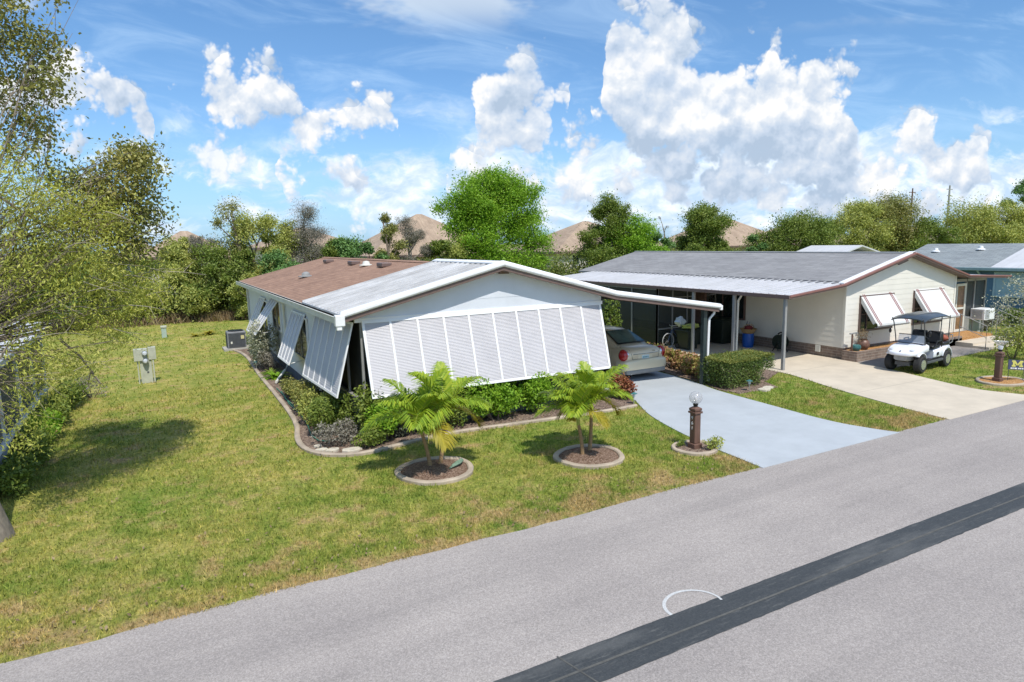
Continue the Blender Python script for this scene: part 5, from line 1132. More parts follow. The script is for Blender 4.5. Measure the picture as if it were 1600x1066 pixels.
strappy('bromeliad', 'bright green strap leaved plant beside the downspout elbow', 3.48, 24.0, 60, .62, 'leaf_bright', 401, w=.05)
strappy('bromeliad', 'smaller strap leaved plant behind the bright one by the side wall', 3.5, 24.9, 40, .5, 'leaf_green', 402, w=.045)
strappy('bromeliad', 'yellow flowering strap plant on the back lawn beyond the air conditioner', 2.4, 38.6, 46, .62, 'frond_old', 403, w=.06)
strappy('bromeliad', 'second yellow plant to the left on the back lawn', 1.75, 38.2, 26, .45, 'frond_old', 404, w=.05)
shrub('shrub', 'low leafy olive plant at the foot of the nearer lamp post', 10.48, 10.14, .24, .20, .32, 'leaf_olive', 420, .06, 405, lump=6)
shrub('shrub', 'tiny green plant at the left edge of the lamp post ring', 9.98, 10.62, .16, .14, .16, 'leaf_green', 220, .045, 406, lump=4, stem=False)
# bare twiggy bush at the right edge
tree('shrub', 'grey green twiggy bush at the right edge beside the porch steps', 27.6, 11.6, 3.2, 2.6, 'leaf_silver', 410, 90, 44, .07, nlobe=12, base=.22, bark='palebark', sigma=.35, cat='shrub', stems=3, trunk_r=.05)
shrub('shrub', 'green leafy shrub low beneath the twiggy bush at the right', 27.4, 12.0, .8, .6, 1.5, 'leaf_olive', 1700, .09, 411)
shrub('shrub', 'low green shrub against the blue house below its window', 37.3, 15.6, .8, 1.6, 1.0, 'leaf_green', 2400, .12, 412)
shrub('shrub', 'low tan shrub between the window air conditioner and the blue house', 34.6, 16.4, .8, .9, .8, 'leaf_grey', 1500, .11, 413)

# ------------------------------------------------------------------ palms
def palm(label, x, y, trunks, nf, L, seed, old=4):
    rg = np.random.default_rng(seed); t = thing('palm', label, 'palm', (x, y, 0), 'young palms in ringed beds')
    for ti, (dx, dy, lx, ly, hz) in enumerate(trunks):
        bx, by = x + dx, y + dy; cx_, cy_ = bx + lx, by + ly
        pts = [(bx + lx * s + .02 * math.sin(3 * s), by + ly * s, -.03 + (hz + .03) * s) for s in np.linspace(0, 1, 8)]
        MB().tube(pts, [.062, .050, .042, .040, .038, .037, .036, .034], 10).build('trunk', 'palmtrunk', t, smooth=True, recalc=False)
        MB().tube([(cx_, cy_, hz - .02), (cx_ + lx * .12, cy_ + ly * .12, hz + .18), (cx_ + lx * .2, cy_ + ly * .2, hz + .42)], [.036, .040, .015], 8).build('crownshaft', 'crownshaft', t, smooth=True, recalc=False)
        c0 = np.array([cx_ + lx * .15, cy_ + ly * .15, hz + .30])
        for i in range(nf):
            a = 2.399 * i + ti * 1.1 + rg.uniform(-.25, .25); fr_ = i / nf; isold = i >= nf - old
            e = (1.28 - 1.2 * fr_) if not isold else rg.uniform(.1, .35)
            l = L * rg.uniform(.88, 1.1) * (.82 if isold else 1); q = []; R = []
            K = 26
            for k in range(K + 1):
                s = k / K; el = e - (1.15 * s ** 1.3 * (.6 + .4 * fr_) if not isold else 1.25 * s)
                if k == 0: p = c0 + np.array([math.cos(a), math.sin(a), 0]) * .02
                else: p = p + np.array([math.cos(a) * math.cos(el), math.sin(a) * math.cos(el), math.sin(el)]) * l / K
                R.append(p.copy())
            R = np.array(R); side = np.array([-math.sin(a), math.cos(a), 0.0])
            for k in range(4, K + 1):
                tdir = R[k] - R[k - 1]; tdir /= np.linalg.norm(tdir); nrm = np.cross(tdir, side); nrm = nrm if nrm[2] > 0 else -nrm
                for sgn in (-1, 1):
                    for sub in (0, .5):
                        s = (k - sub) / K; ll = l * .45 * (math.sin(math.pi * min(1, .18 + s * .80)) ** .75) * rg.uniform(.85, 1.12)
                        b0 = R[k] * (1 - sub) + R[k - 1] * sub
                        dv = side * sgn * (.95 - .45 * s) + tdir * (.55 + .6 * s) + nrm * (.28 + rg.uniform(-.16, .16)); dv /= np.linalg.norm(dv)
                        wv = np.cross(dv, nrm); wv /= np.linalg.norm(wv); wd = .0145
                        m1 = b0 + dv * ll * .55; tip = b0 + dv * ll + np.array([0, 0, -.38 * ll])
                        q.append([b0 - wv * wd * .5, b0 + wv * wd * .5, m1 + wv * wd, m1 - wv * wd]); q.append([m1 - wv * wd, m1 + wv * wd, tip + wv * .002, tip - wv * .002])
            fo = fast_mesh('frond', np.array(q), 4, 'frond_old' if isold else 'frond', t)
            MB().tube([tuple(p) for p in R[::2]], [.013 * (1 - .8 * k / (K // 2)) for k in range(K // 2 + 1)], 5, cap=False).build('rachis', 'crownshaft', fo, recalc=False)
    return t
palm('nearer left young palm with two trunks and yellowing lower fronds in a ringed bed', 4.80, 12.18, [(-.12, .02, -.16, .02, .80), (.08, .06, .16, .06, .90)], 12, 1.12, 501, 2)
palm('right young palm with two trunks and yellow hanging fronds in a ringed bed', 7.83, 11.20, [(-.10, -.06, -.12, 0, .78), (.14, .06, .08, .04, .90)], 12, 1.00, 502, 2)
for i, (x, y, r) in enumerate(RINGS):
    pts = [(x + (r + .03 * math.sin(3 * a)) * math.cos(a), y + (r + .02 * math.cos(2 * a)) * math.sin(a)) for a in np.linspace(0, 2 * math.pi, 41)[:-1]]
    curbing(pts, .12, .075, 'ring_curb', ('round tan concrete ring around the left palm', 'round tan concrete ring around the right palm')[i], closed=True)
    mm = MB(); K = 26; vs = [(x, y, .11)]; fs = []
    for j, rr in enumerate((.2, .45, .66, .95)):
        for k in range(K):
            a = 2 * math.pi * k / K; vs.append((x + rr * r * math.cos(a), y + rr * r * math.sin(a), (.115, .085, .06, .03)[j] + random.uniform(-.008, .008)))
    for k in range(K):
        fs.append((0, 1 + k, 1 + (k + 1) % K))
        for j in range(3): fs.append((1 + j * K + k, 1 + (j + 1) * K + k, 1 + (j + 1) * K + (k + 1) % K, 1 + j * K + (k + 1) % K))
    mm.add(vs, fs); tag(rootmesh(mm, 'mulch_mound', 'mulch', (x, y, 0), smooth=True), ('dark mulch mound under the left palm', 'dark mulch mound under the right palm')[i], 'mulch')
pts = [(10.17 + (.46 + .02 * math.sin(3 * a)) * math.cos(a), 10.36 + .44 * math.sin(a)) for a in np.linspace(0, 2 * math.pi, 33)[:-1]]
curbing(pts, .10, .07, 'ring_curb', 'small concrete ring around the nearer lamp post', closed=True)
tag(rootmesh(MB().poly([(10.17 + .43 * math.cos(a), 10.36 + .41 * math.sin(a)) for a in np.linspace(0, 2 * math.pi, 25)[:-1]], -.02, .04), 'mulch_mound', 'bedmulch', (10.17, 10.36, 0)), 'grey mulch inside the ring of the nearer lamp post', 'mulch')
pts = [(22.85 + .75 * math.cos(a), 10.25 + .58 * math.sin(a)) for a in np.linspace(0, 2 * math.pi, 33)[:-1]]
curbing(pts, .10, .07, 'ring_curb', 'concrete ring around the lamp post with the sign', closed=True)
tag(rootmesh(MB().poly([(22.85 + .72 * math.cos(a), 10.25 + .55 * math.sin(a)) for a in np.linspace(0, 2 * math.pi, 25)[:-1]], -.02, .04), 'mulch_mound', 'orange', (22.85, 10.25, 0)), 'orange bark inside the ring of the lamp post with the sign', 'mulch')

def litter():
    rg = np.random.default_rng(900); X = np.concatenate([rg.uniform(-2, 10.2, 260), rg.uniform(2.9, 11, 260), rg.uniform(-2, 3, 160)]); Y = np.concatenate([8.9 + np.abs(rg.normal(size=260)) * .5, 14.1 + np.abs(rg.normal(size=260)) * .35, rg.uniform(10, 22, 160)])
    P = np.stack([X, Y, .045 + rg.uniform(0, .02, len(X))], 1); L_ = leaves(P, .055, rg, 1.6, 4.0); L_[:, :, 2] = np.maximum(L_[:, :, 2], .03); return L_
tag(fast_mesh('fallen_leaves', litter(), 4, 'leaf_dry'), 'scattered dry fallen leaves on the lawn and bed', 'leaves', kind='stuff')
# ------------------------------------------------------------------ car
M.update(
    paint=carpaint('champagne_paint', (.72, .60, .42), .15, .34), paint_low=carpaint('champagne_bumper', (.80, .70, .50), .1, .36),
    redlens=pmat('red_lens', (.42, .012, .015), .12, var=.2, coat=.8), chrome=pmat('chrome', (.75, .75, .75), .12, 1.0, var=.05),
    plate=pmat('plate_white', (.62, .70, .70), .4), platebl=pmat('plate_mark', (.10, .30, .32), .5),
    cartwhite=carpaint('cart_white', (.78, .80, .86), .0, .25), canopy=pmat('canopy', (.035, .045, .055), .32, var=.15, coat=.3), vinyl=pmat('black_vinyl', (.016, .016, .017), .45, var=.2),
    rim=pmat('machined_rim', (.72, .73, .76), .25, .8, var=.1), lens=pmat('clear_lens', (.55, .58, .62), .1, var=.2, coat=.8),
    cartglass=clear_glass('folded_windshield', (.55, .62, .72), .45), globe=clear_glass('lamp_globe_glass', (.50, .49, .50), .38, .10),
    binblack=pmat('bin_green_black', (.014, .022, .014), .5, var=.3), bluep=pmat('blue_plastic', (.015, .10, .42), .35, var=.1), wicker=pmat('wicker', (.42, .27, .12), .8, var=.35, scale=40),
    beige=pmat('beige_box', (.42, .43, .34), .6, var=.12, dirt=.25), terracotta=pmat('brown_glaze', (.16, .085, .06), .4, var=.3), teal=pmat('teal_glaze', (.05, .15, .15), .35, var=.3),
    stone=pmat('pale_stone', (.52, .47, .38), .9, var=.2, scale=9, bump=.6), hose=pmat('green_hose', (.05, .20, .13), .5), towel=pmat('yellow_green_cloth', (.42, .46, .12), .9, var=.2), rag=pmat('pale_cloth', (.55, .60, .64), .9, var=.15))
CXc, CY0 = 14.1, 16.72
car = thing('car', 'champagne gold sedan parked nose in under the carport of the white house', 'car', (CXc, CY0, .018))
def ring(y, w, zb, zt, n=20, e=3.2, wt=1.0):
    o = []
    for k in range(n):
        a = 2 * math.pi * (k + .5) / n; c_, s_ = math.cos(a), math.sin(a)
        X_ = abs(c_) ** (2 / e) * (1 if c_ > 0 else -1); Z_ = abs(s_) ** (2 / e) * (1 if s_ > 0 else -1)
        ww = w * (1 - (1 - wt) * max(0, Z_)); o.append((CXc + X_ * ww, CY0 + y, .018 + (zb + zt) / 2 + Z_ * (zt - zb) / 2))
    return o
ST = [(-.02, .66, .52, .86), (0, .76, .42, .95), (.06, .85, .34, 1.01), (.2, .915, .27, 1.05), (.5, .935, .24, 1.07), (.95, .945, .22, 1.05), (1.6, .95, .21, 1.02), (2.6, .95, .20, 1.0), (3.6, .945, .20, .98), (4.3, .92, .22, .92), (4.75, .86, .26, .82), (5.0, .74, .32, .70), (5.06, .6, .40, .62)]
MB().loft([ring(y, w, a, b_, 32, 4.6, .87) for y, w, a, b_ in ST]).build('body', 'paint', car, smooth=True, recalc=True)
GS = [(.62, .70, .58, 1.055), (.80, .74, .60, 1.13), (1.45, .80, .60, 1.40), (1.95, .82, .61, 1.475), (2.6, .82, .61, 1.485), (3.05, .81, .60, 1.44), (3.9, .78, .64, 1.0)]
def gsec(y, wb, wt, zt): return [(CXc - wb, CY0 + y, .96), (CXc - (wb * .35 + wt * .65), CY0 + y, .96 + (zt + .018 - .96) * .75), (CXc - wt * .9, CY0 + y, zt + .012), (CXc - wt * .5, CY0 + y, zt + .03), (CXc + wt * .5, CY0 + y, zt + .03), (CXc + wt * .9, CY0 + y, zt + .012), (CXc + (wb * .35 + wt * .65), CY0 + y, .96 + (zt + .018 - .96) * .75), (CXc + wb, CY0 + y, .96)]
MB().loft([gsec(*q) for q in GS]).build('roof', 'paint', car, smooth=True)
def patch(A, B_, Cc, D, lift, name, mat, n=6, crown=0.0):
    A, B_, Cc, D = map(Vector, (A, B_, Cc, D)); nn = (B_ - A).cross(D - A).normalized() * lift; mb = MB(); vs = []
    for j in range(n + 1):
        for i in range(n + 1):
            u, v = i / n, j / n; p = (A * (1 - u) + B_ * u) * (1 - v) + (D * (1 - u) + Cc * u) * v
            vs.append(p + nn + Vector((0, 0, crown * (1 - (2 * u - 1) ** 2))))
    mb.add(vs, [(j * (n + 1) + i, j * (n + 1) + i + 1, (j + 1) * (n + 1) + i + 1, (j + 1) * (n + 1) + i) for j in range(n) for i in range(n)])
    return mb.build(name, mat, car, smooth=True, recalc=False)
zz = .018
patch((CXc - .60, CY0 + .66, 1.10 + zz), (CXc + .60, CY0 + .66, 1.10 + zz), (CXc + .50, CY0 + 1.52, 1.45 + zz), (CXc - .50, CY0 + 1.52, 1.45 + zz), .012, 'rear_window_seal', 'black', crown=.018)
patch((CXc - .56, CY0 + .71, 1.125 + zz), (CXc + .56, CY0 + .71, 1.125 + zz), (CXc + .47, CY0 + 1.48, 1.44 + zz), (CXc - .47, CY0 + 1.48, 1.44 + zz), .020, 'rear_window', 'carglass', crown=.018)
for s in (-1, 1):
    for (ya, yb, yc, yd) in ((1.25, 2.10, 2.10, 1.62), (2.18, 3.45, 2.98, 2.18)):
        q = [(CXc + s * .815, CY0 + ya, 1.03), (CXc + s * .83, CY0 + yb, 1.03), (CXc + s * .70, CY0 + yc, 1.37), (CXc + s * .70, CY0 + yd, 1.37)]
        if s > 0: q = [q[1], q[0], q[3], q[2]]
        patch(*q, .03, 'side_window', 'carglass', 3)
bp = MB(); bp.loft([ring(y, w, a, b_, 28, 5) for y, w, a, b_ in ((-.10, .66, .40, .60), (-.085, .80, .34, .66), (-.04, .885, .28, .69), (.08, .93, .25, .70), (.34, .95, .24, .70))]); bp.build('rear_bumper', 'paint_low', car, smooth=True)
MB().loft([ring(y, w, a, b_, 28, 6) for y, w, a, b_ in ((-.105, .60, .255, .33), (-.07, .82, .20, .36), (.2, .93, .19, .36), (.6, .9, .18, .34))]).build('rear_valance', 'greymetal', car, smooth=True)
for s in (-1, 1):
    MB().sphere((CXc + s * .785, CY0 + .155, .845), 1, 20, (.150, .190, .205)).build('tail_light', 'redlens', car, smooth=True)
    MB().sphere((CXc + s * .70, CY0 + .07, .845), 1, 16, (.055, .085, .150)).build('tail_light_trim', 'chrome', car, smooth=True)
for s in (-1, 1): MB().tube([(CXc + s * .60, CY0 + .10, 1.03), (CXc + s * .575, CY0 - .012, .90), (CXc + s * .54, CY0 - .03, .71)], .006, 5).build('trunk_seam', 'black', car)
MB().tube([(CXc - .54, CY0 - .03, .71), (CXc, CY0 - .045, .70), (CXc + .54, CY0 - .03, .71)], .006, 5).build('trunk_seam', 'black', car)
MB().box(CXc - .52, CXc + .52, CY0 - .028, CY0 + .0, .86, .885).build('trunk_chrome_strip', 'chrome', car, bevel=.006)
MB().box(CXc - .30, CXc + .30, CY0 - .026, CY0 - .01, .68, .84).build('plate_recess', 'paint_low', car, bevel=.01)
pl_ = MB().box(CXc - .155, CXc + .155, CY0 - .036, CY0 - .028, .69, .83).build('license_plate', 'plate', car, bevel=.003)
pm = MB()
for k, w in enumerate((.035, .03, .04, .028, .035)): pm.box(CXc - .12 + k * .05, CXc - .12 + k * .05 + w, CY0 - .039, CY0 - .0365, .735, .785)
pm.build('plate_characters', 'platebl', pl_)
MB().add([(CXc + .28, CY0 - .034, .945), (CXc + .40, CY0 - .034, .93), (CXc + .40, CY0 - .034, .95), (CXc + .28, CY0 - .034, .962)], [(0, 1, 2, 3)]).build('badge', 'chrome', car, recalc=False)
for s in (-1, 1):
    MB().beam((CXc + s * .60, CY0 - .012, .72), (CXc + s * .66, CY0 + .50, 1.075), .008, .006).build('trunk_seam', 'black', car)
    MB().tube([(CXc + s * .62, CY0 - .08, .27), (CXc + s * .62, CY0 + .15, .27)], .045, 12).build('exhaust', 'chrome', car, smooth=True)
    mr = MB(); mr.sphere((CXc + s * 1.03, CY0 + 3.15, 1.02), 1, 14, (.12, .07, .08)); mr.build('mirror', 'paint', car, smooth=True)
    for y in (1.12, 4.05):
        xo = CXc + s * .86; wh = MB().lathe([(.20, -.11), (.31, -.11), (.335, -.08), (.335, .08), (.31, .11), (.20, .11)], (xo, CY0 + y, .335 + .018), 28, 'x').build('wheel', 'rubber', car, smooth=True)
        rm_ = MB(); rm_.lathe([(.0, -.02), (.20, -.02), (.215, .06), (.0, .04)], (xo + s * .06, CY0 + y, .353), 20, 'x'); 
        for k in range(7):
            a = 2 * math.pi * k / 7; rm_.beam((xo + s * .118, CY0 + y, .353), (xo + s * .105, CY0 + y + .20 * math.cos(a), .353 + .20 * math.sin(a)), .045, .02, (s, 0, 0))
        rm_.build('rim', 'rim', wh)
    MB().lathe([(.36, -.02), (.385, -.02), (.385, .02), (.36, .02)], (CXc + s * .945, CY0 + 1.12, .353), 28, 'x').build('wheel_arch', 'black', car, smooth=True)

# ------------------------------------------------------------------ golf cart (built at the origin, nose along +x, then turned)
gc = thing('golf_cart', 'white golf cart with dark canopy parked nose to the tan driveway', 'golf cart', (0, 0, 0))
def cring(x, w, zb, zt, e=4, n=20):
    o = []
    for k in range(n):
        a = 2 * math.pi * (k + .5) / n; c_, s_ = math.cos(a), math.sin(a)
        o.append((x, w * abs(c_) ** (2 / e) * (1 if c_ > 0 else -1), (zb + zt) / 2 + (zt - zb) / 2 * abs(s_) ** (2 / e) * (1 if s_ > 0 else -1)))
    return o
MB().loft([cring(*q) for q in ((.40, .58, .60, .93), (.70, .60, .60, .90), (.98, .58, .58, .84), (1.18, .52, .55, .76), (1.29, .38, .56, .68), (1.32, .2, .58, .65))]).build('front_cowl', 'cartwhite', gc, smooth=True)
MB().loft([cring(*q) for q in ((.50, .30, .34, .62), (1.1, .30, .36, .62), (1.24, .24, .40, .58))]).build('front_bumper', 'greymetal', gc, smooth=True)
for s in (-1, 1):   # fenders hugging the front wheels
    fd = MB(); secs = []
    for i in range(9):
        a = math.pi * (.26 + .60 * i / 8); x_, z_ = .86 + .34 * math.cos(a), .30 + .35 * math.sin(a)
        secs.append([(x_, s * .36, z_), (x_, s * .60, z_ - .005), (x_, s * .60, z_ + .02), (x_, s * .36, z_ + .04)])
    fd.loft(secs).build('front_fender', 'cartwhite', gc, smooth=True)
    fd = MB(); secs = []
    for i in range(9):
        a = math.pi * (.10 + .86 * i / 8); x_, z_ = -.94 + .36 * math.cos(a), .30 + .37 * math.sin(a)
        secs.append([(x_, s * .34, z_), (x_, s * .62, z_ - .01), (x_, s * .62, z_ + .03), (x_, s * .34, z_ + .05)])
    fd.loft(secs).build('rear_fender', 'cartwhite', gc, smooth=True)
    MB().box(-.62, .55, s * .60 - .03, s * .60 + .03, .26, .34).build('running_board', 'darkgrey', gc, bevel=.015)
MB().box(-.60, .62, -.58, .58, .32, .37).build('floor', 'black', gc)
MB().box(-1.15, 1.1, -.26, .26, .22, .34).build('chassis', 'darkgrey', gc)
MB().loft([cring(*q, 6) for q in ((-.02, .55, .36, .66), (-.45, .60, .36, .70), (-.80, .60, .56, .74), (-1.18, .57, .58, .74), (-1.28, .50, .60, .70))]).build('rear_body', 'cartwhite', gc, smooth=True)
for s in (-1, 1): MB().box(-.30, -.20, s * .60 - .012, s * .60 + .012, .48, .58).build('charge_port', 'black', gc, bevel=.005)
def cushion(x0, x1, z0, z1, tilt=0, nm='seat'):
    for s in (-1, 1):
        b0 = MB().box(x0, x1, min(s * .02, s * .55), max(s * .02, s * .55), z0, z1)
        if tilt: b0.v = [(x + (z - z0) * tilt, y, z) for x, y, z in b0.v]
        b0.build(nm, 'vinyl', gc, smooth=True, bevel=.045)
cushion(-.50, .04, .70, .82); cushion(-.58, -.46, .84, 1.22, -.2, 'backrest')
cushion(-1.22, -.74, .74, .86); cushion(-.72, -.61, .88, 1.24, .05, 'backrest')
for s in (-1, 1):
    ar = MB(); ar.tube([(-.50, s * .58, .74), (-.42, s * .60, .96), (-.12, s * .60, .96), (-.02, s * .58, .76)], .022, 8); ar.build('armrest', 'vinyl', gc, smooth=True)
MB().box(-1.62, -1.28, -.48, .48, .34, .38).build('footrest', 'black', gc, bevel=.01)
ft = MB()
for s in (-1, 1): ft.tube([(-1.2, s * .44, .60), (-1.35, s * .44, .45), (-1.45, s * .44, .38)], .02, 6); ft.tube([(-1.2, s * .5, .62), (-1.25, s * .52, 1.05), (-1.50, s * .50, 1.05), (-1.50, s * .50, .80), (-1.24, s * .5, .76)], .016, 6)
ft.tube([(-1.50, -.5, 1.05), (-1.50, .5, 1.05)], .016, 6); ft.build('grab_rail', 'alu', gc, smooth=True)
# canopy: shallow crowned shell
cn = MB(); nx_, ny_ = 12, 10; vs = []
for j in range(ny_ + 1):
    for i in range(nx_ + 1):
        u, v = i / nx_ * 2 - 1, j / ny_ * 2 - 1; X_ = -.06 + 1.02 * u * (1 - .06 * v * v); Y_ = .64 * v * (1 - .06 * u ** 4)
        z_ = 1.90 - .09 * abs(v) ** 3 - .10 * abs(u) ** 3.2 + .018 * (1 if .28 < abs(v) < .42 and abs(u) < .85 else 0); vs.append((X_, Y_, z_))
n1_ = len(vs); vs += [(x, y, z - .035) for x, y, z in vs]
F_ = [(j * (nx_ + 1) + i, j * (nx_ + 1) + i + 1, (j + 1) * (nx_ + 1) + i + 1, (j + 1) * (nx_ + 1) + i) for j in range(ny_) for i in range(nx_)]
F_ += [tuple(n1_ + k for k in reversed(q)) for q in F_]
edge_ = [i for i in range(nx_ + 1)] + [(j + 1) * (nx_ + 1) + nx_ for j in range(ny_)] + [ny_ * (nx_ + 1) + i for i in range(nx_ - 1, -1, -1)] + [j * (nx_ + 1) for j in range(ny_ - 1, 0, -1)]
F_ += [(edge_[k], edge_[(k + 1) % len(edge_)], n1_ + edge_[(k + 1) % len(edge_)], n1_ + edge_[k]) for k in range(len(edge_))]
cn.add(vs, F_).build('canopy', 'canopy', gc, smooth=True)
for s in (-1, 1):
    MB().tube([(.60, s * .53, .90), (.66, s * .53, 1.15), (.80, s * .55, 1.62), (.92, s * .55, 1.78)], .020, 8).build('strut', 'darkgrey', gc, smooth=True)
    MB().tube([(-.52, s * .50, .90), (-.52, s * .52, 1.84)], .018, 8).build('strut', 'darkgrey', gc, smooth=True)
    MB().tube([(-1.16, s * .50, .72), (-1.14, s * .52, 1.76)], .018, 8).build('strut', 'darkgrey', gc, smooth=True)
    MB().sphere((.70, s * .72, 1.30), 1, 12, (.03, .055, .085)).build('mirror', 'black', gc, smooth=True)
    MB().sphere((1.13, s * .36, .735), 1, 14, (.10, .12, .050)).build('headlight', 'lens', gc, smooth=True)
MB().sphere((1.26, 0, .70), 1, 12, (.03, .055, .04)).build('emblem', 'chrome', gc, smooth=True)
MB().add([(.62, -.50, .92), (.62, .50, .92), (.50, .47, 1.20), (.50, -.47, 1.20)], [(0, 1, 2, 3)]).build('windshield', 'cartglass', gc, recalc=False)
wf = MB(); wf.tube([(.62, -.52, .92), (.62, .52, .92)], .014, 6); wf.tube([(.50, -.49, 1.20), (.50, .49, 1.20)], .014, 6); wf.build('windshield_frame', 'black', gc)
MB().box(.30, .42, -.55, .55, .80, .97).build('dashboard', 'black', gc, bevel=.03)
sw = MB(); K = 20
pts = [(.18 + .10 * math.sin(2 * math.pi * k / K), .27 + .17 * math.cos(2 * math.pi * k / K), 1.02 + .13 * math.sin(2 * math.pi * k / K)) for k in range(K + 1)]
sw.tube(pts, .014, 6); sw.tube([(.35, .27, .88), (.18, .27, 1.02)], .02, 6); sw.tube([(.18, .12, 1.02), (.18, .42, 1.02)], .012, 5); sw.build('steering_wheel', 'black', gc, smooth=True)
for (x, s) in ((.86, -1), (.86, 1), (-.94, -1), (-.94, 1)):
    c_ = (x, s * .52, .275); wh = MB().lathe([(.16, -.12), (.25, -.128), (.285, -.09), (.285, .09), (.25, .128), (.16, .12)], c_, 28, 'y').build('wheel', 'rubber', gc, smooth=True)
    MB().lathe([(.0, -.01), (.165, -.01), (.165, .0), (.0, .0)], (x, s * .625, .275), 24, 'y').build('rim_well', 'black', wh)
    rm_ = MB(); rm_.lathe([(.157, -.02), (.162, -.02), (.162, .02), (.157, .02)], (x, s * .635, .275), 28, 'y')
    for k in range(5):
        a = 2 * math.pi * k / 5; a2 = a + .26
        rm_.add([(x + .03 * math.cos(a - .2), s * .65, .275 + .03 * math.sin(a - .2)), (x + .15 * math.cos(a + .02), s * .655, .275 + .15 * math.sin(a + .02)), (x + .15 * math.cos(a2), s * .655, .275 + .15 * math.sin(a2)), (x + .03 * math.cos(a + .5), s * .65, .275 + .03 * math.sin(a + .5))], [(0, 1, 2, 3)])
    rm_.build('rim', 'rim', wh, recalc=False)
gc.location = (22.93, 12.88, .03); gc.rotation_euler = (0, 0, RD(186)); gc.scale = (1, .88, 1)
bag = rootmesh(MB().sphere((24.10, 12.85, .98), 1, 12, (.15, .32, .14)), 'bag', pmat('red_bag', (.35, .09, .05), .7, var=.3), (24.10, 12.85, .84), smooth=True); tag(bag, 'reddish bag resting on the rear seat of the golf cart', 'bag')
ball = rootmesh(MB().sphere((24.32, 13.15, .97), 1, 12, (.13, .13, .12)), 'helmet', pmat('silver_helmet', (.45, .45, .47), .3, var=.1), (24.32, 13.15, .85), smooth=True); tag(ball, 'round silver grey item on the rear seat of the golf cart', 'helmet')

# ------------------------------------------------------------------ lamp posts
def lamp(x, y, label, globe=True):
    t = thing('lamp_post', label, 'lamp post', (x, y, 0))
    p = MB(); W_ = .085; p.box(x - W_, x + W_, y - W_, y + W_, .15, .82); p.build('post', 'wood', t, bevel=.018)
    p = MB(); p.box(x - .115, x + .115, y - .115, y + .115, 0, .15); p.build('base', 'wood', t, bevel=.02)
    p = MB(); p.box(x - .112, x + .112, y - .112, y + .112, .82, .865); p.box(x - .10, x + .10, y - .10, y + .10, .88, .93); p.box(x - .075, x + .075, y - .075, y + .075, .865, .88); p.add([(x - .10, y - .10, .93), (x + .10, y - .10, .93), (x + .10, y + .10, .93), (x - .10, y + .10, .93), (x - .05, y - .05, .965), (x + .05, y - .05, .965), (x + .05, y + .05, .965), (x - .05, y + .05, .965)], [(0, 1, 5, 4), (1, 2, 6, 5), (2, 3, 7, 6), (3, 0, 4, 7), (4, 5, 6, 7)]); p.build('cap', 'wood', t, bevel=.008)
    MB().lathe([(.05, .955), (.045, .99), (.055, 1.0), (.06, 1.03), (.04, 1.035)], (x, y, 0), 16).build('lamp_collar', 'black', t, smooth=True)
    if globe:
        MB().sphere((x, y, 1.165), .145, 28).build('lamp_globe', 'globe', t, smooth=True)
        MB().lathe([(.012, 1.03), (.022, 1.08), (.035, 1.14), (.026, 1.19), (0, 1.205)], (x, y, 0), 12).build('bulb', 'white', t, smooth=True)
    else:
        MB().lathe([(.05, 1.03), (.075, 1.10), (.06, 1.14), (0, 1.15)], (x, y, 0), 16).build('lamp_socket', 'white', t, smooth=True)
        MB().lathe([(.06, 1.14), (.19, 1.27), (.20, 1.285), (.0, 1.31)], (x, y, 0), 18).build('lamp_shade', 'globe', t, smooth=True)
    return t
lp = lamp(10.17, 10.36, 'brown wooden lamp post with clear globe beside the pale blue driveway')
def digits(t, x, y, word, face='-x', size=.085, col='white', z=.76):
    cu = bpy.data.curves.new('house_number', 'FONT'); cu.body = word; cu.size = size; cu.extrude = .004; cu.align_x = 'CENTER'
    return cu
for i, ch in enumerate('961'):
    cu = bpy.data.curves.new('house_number', 'FONT'); cu.body = ch; cu.size = .105; cu.extrude = .003; cu.align_x = 'CENTER'; cu.align_y = 'CENTER'
    tmp = bpy.data.objects.new('tmp', cu); C.objects.link(tmp); dg = bpy.context.evaluated_depsgraph_get(); me = bpy.data.meshes.new_from_object(tmp.evaluated_get(dg)); bpy.data.objects.remove(tmp)
    me.materials.clear(); me.materials.append(M['white']); o = bpy.data.objects.new('house_number', me); C.objects.link(o); o.parent = lp
    o.location = (-.092, 0, .72 - i * .115); o.rotation_euler = (RD(90), 0, RD(-90))
lamp(22.72, 10.30, 'brown wooden lamp post with flared glass top beside the sign at the right edge', globe=False)
# yard sign with a block letter
sg = thing('yard_sign', 'small dark blue yard sign with a yellow block letter beside the right lamp post', 'sign', (23.30, 10.20, 0))
def sgp(u, v, d_=0): return (22.86 + u * .78 - d_ * .4, 10.12 - u * .30 - d_, .42 + v * .85 - u * .08)
def sbox(u0, u1, v0, v1, d0, d1, mb):
    q = [sgp(u, v, d_) for d_ in (d0, d1) for u, v in ((u0, v0), (u1, v0), (u1, v1), (u0, v1))]; return mb.add(q, [(0, 1, 2, 3), (7, 6, 5, 4), (0, 4, 5, 1), (1, 5, 6, 2), (2, 6, 7, 3), (3, 7, 4, 0)])
sbox(0, .75, 0, .36, 0, .012, MB()).build('sign_board', pmat('navy_board', (.055, .065, .12), .5), sg)
q = MB(); Y_ = 'letter'
for (u0, u1, v0, v1) in ((.14, .30, .11, .17), (.45, .61, .11, .17), (.14, .27, .28, .34), (.48, .61, .28, .34), (.18, .26, .17, .29), (.49, .57, .17, .29)): sbox(u0, u1, v0, v1, .014, .018, q)
for (ua, ub) in ((.22, .375), (.53, .375)):
    q.add([sgp(ua - .05, .34, .0185), sgp(ua + .05, .34, .0185), sgp(ub + .045, .16, .0185), sgp(ub - .045, .16, .0185)], [(0, 1, 2, 3)])
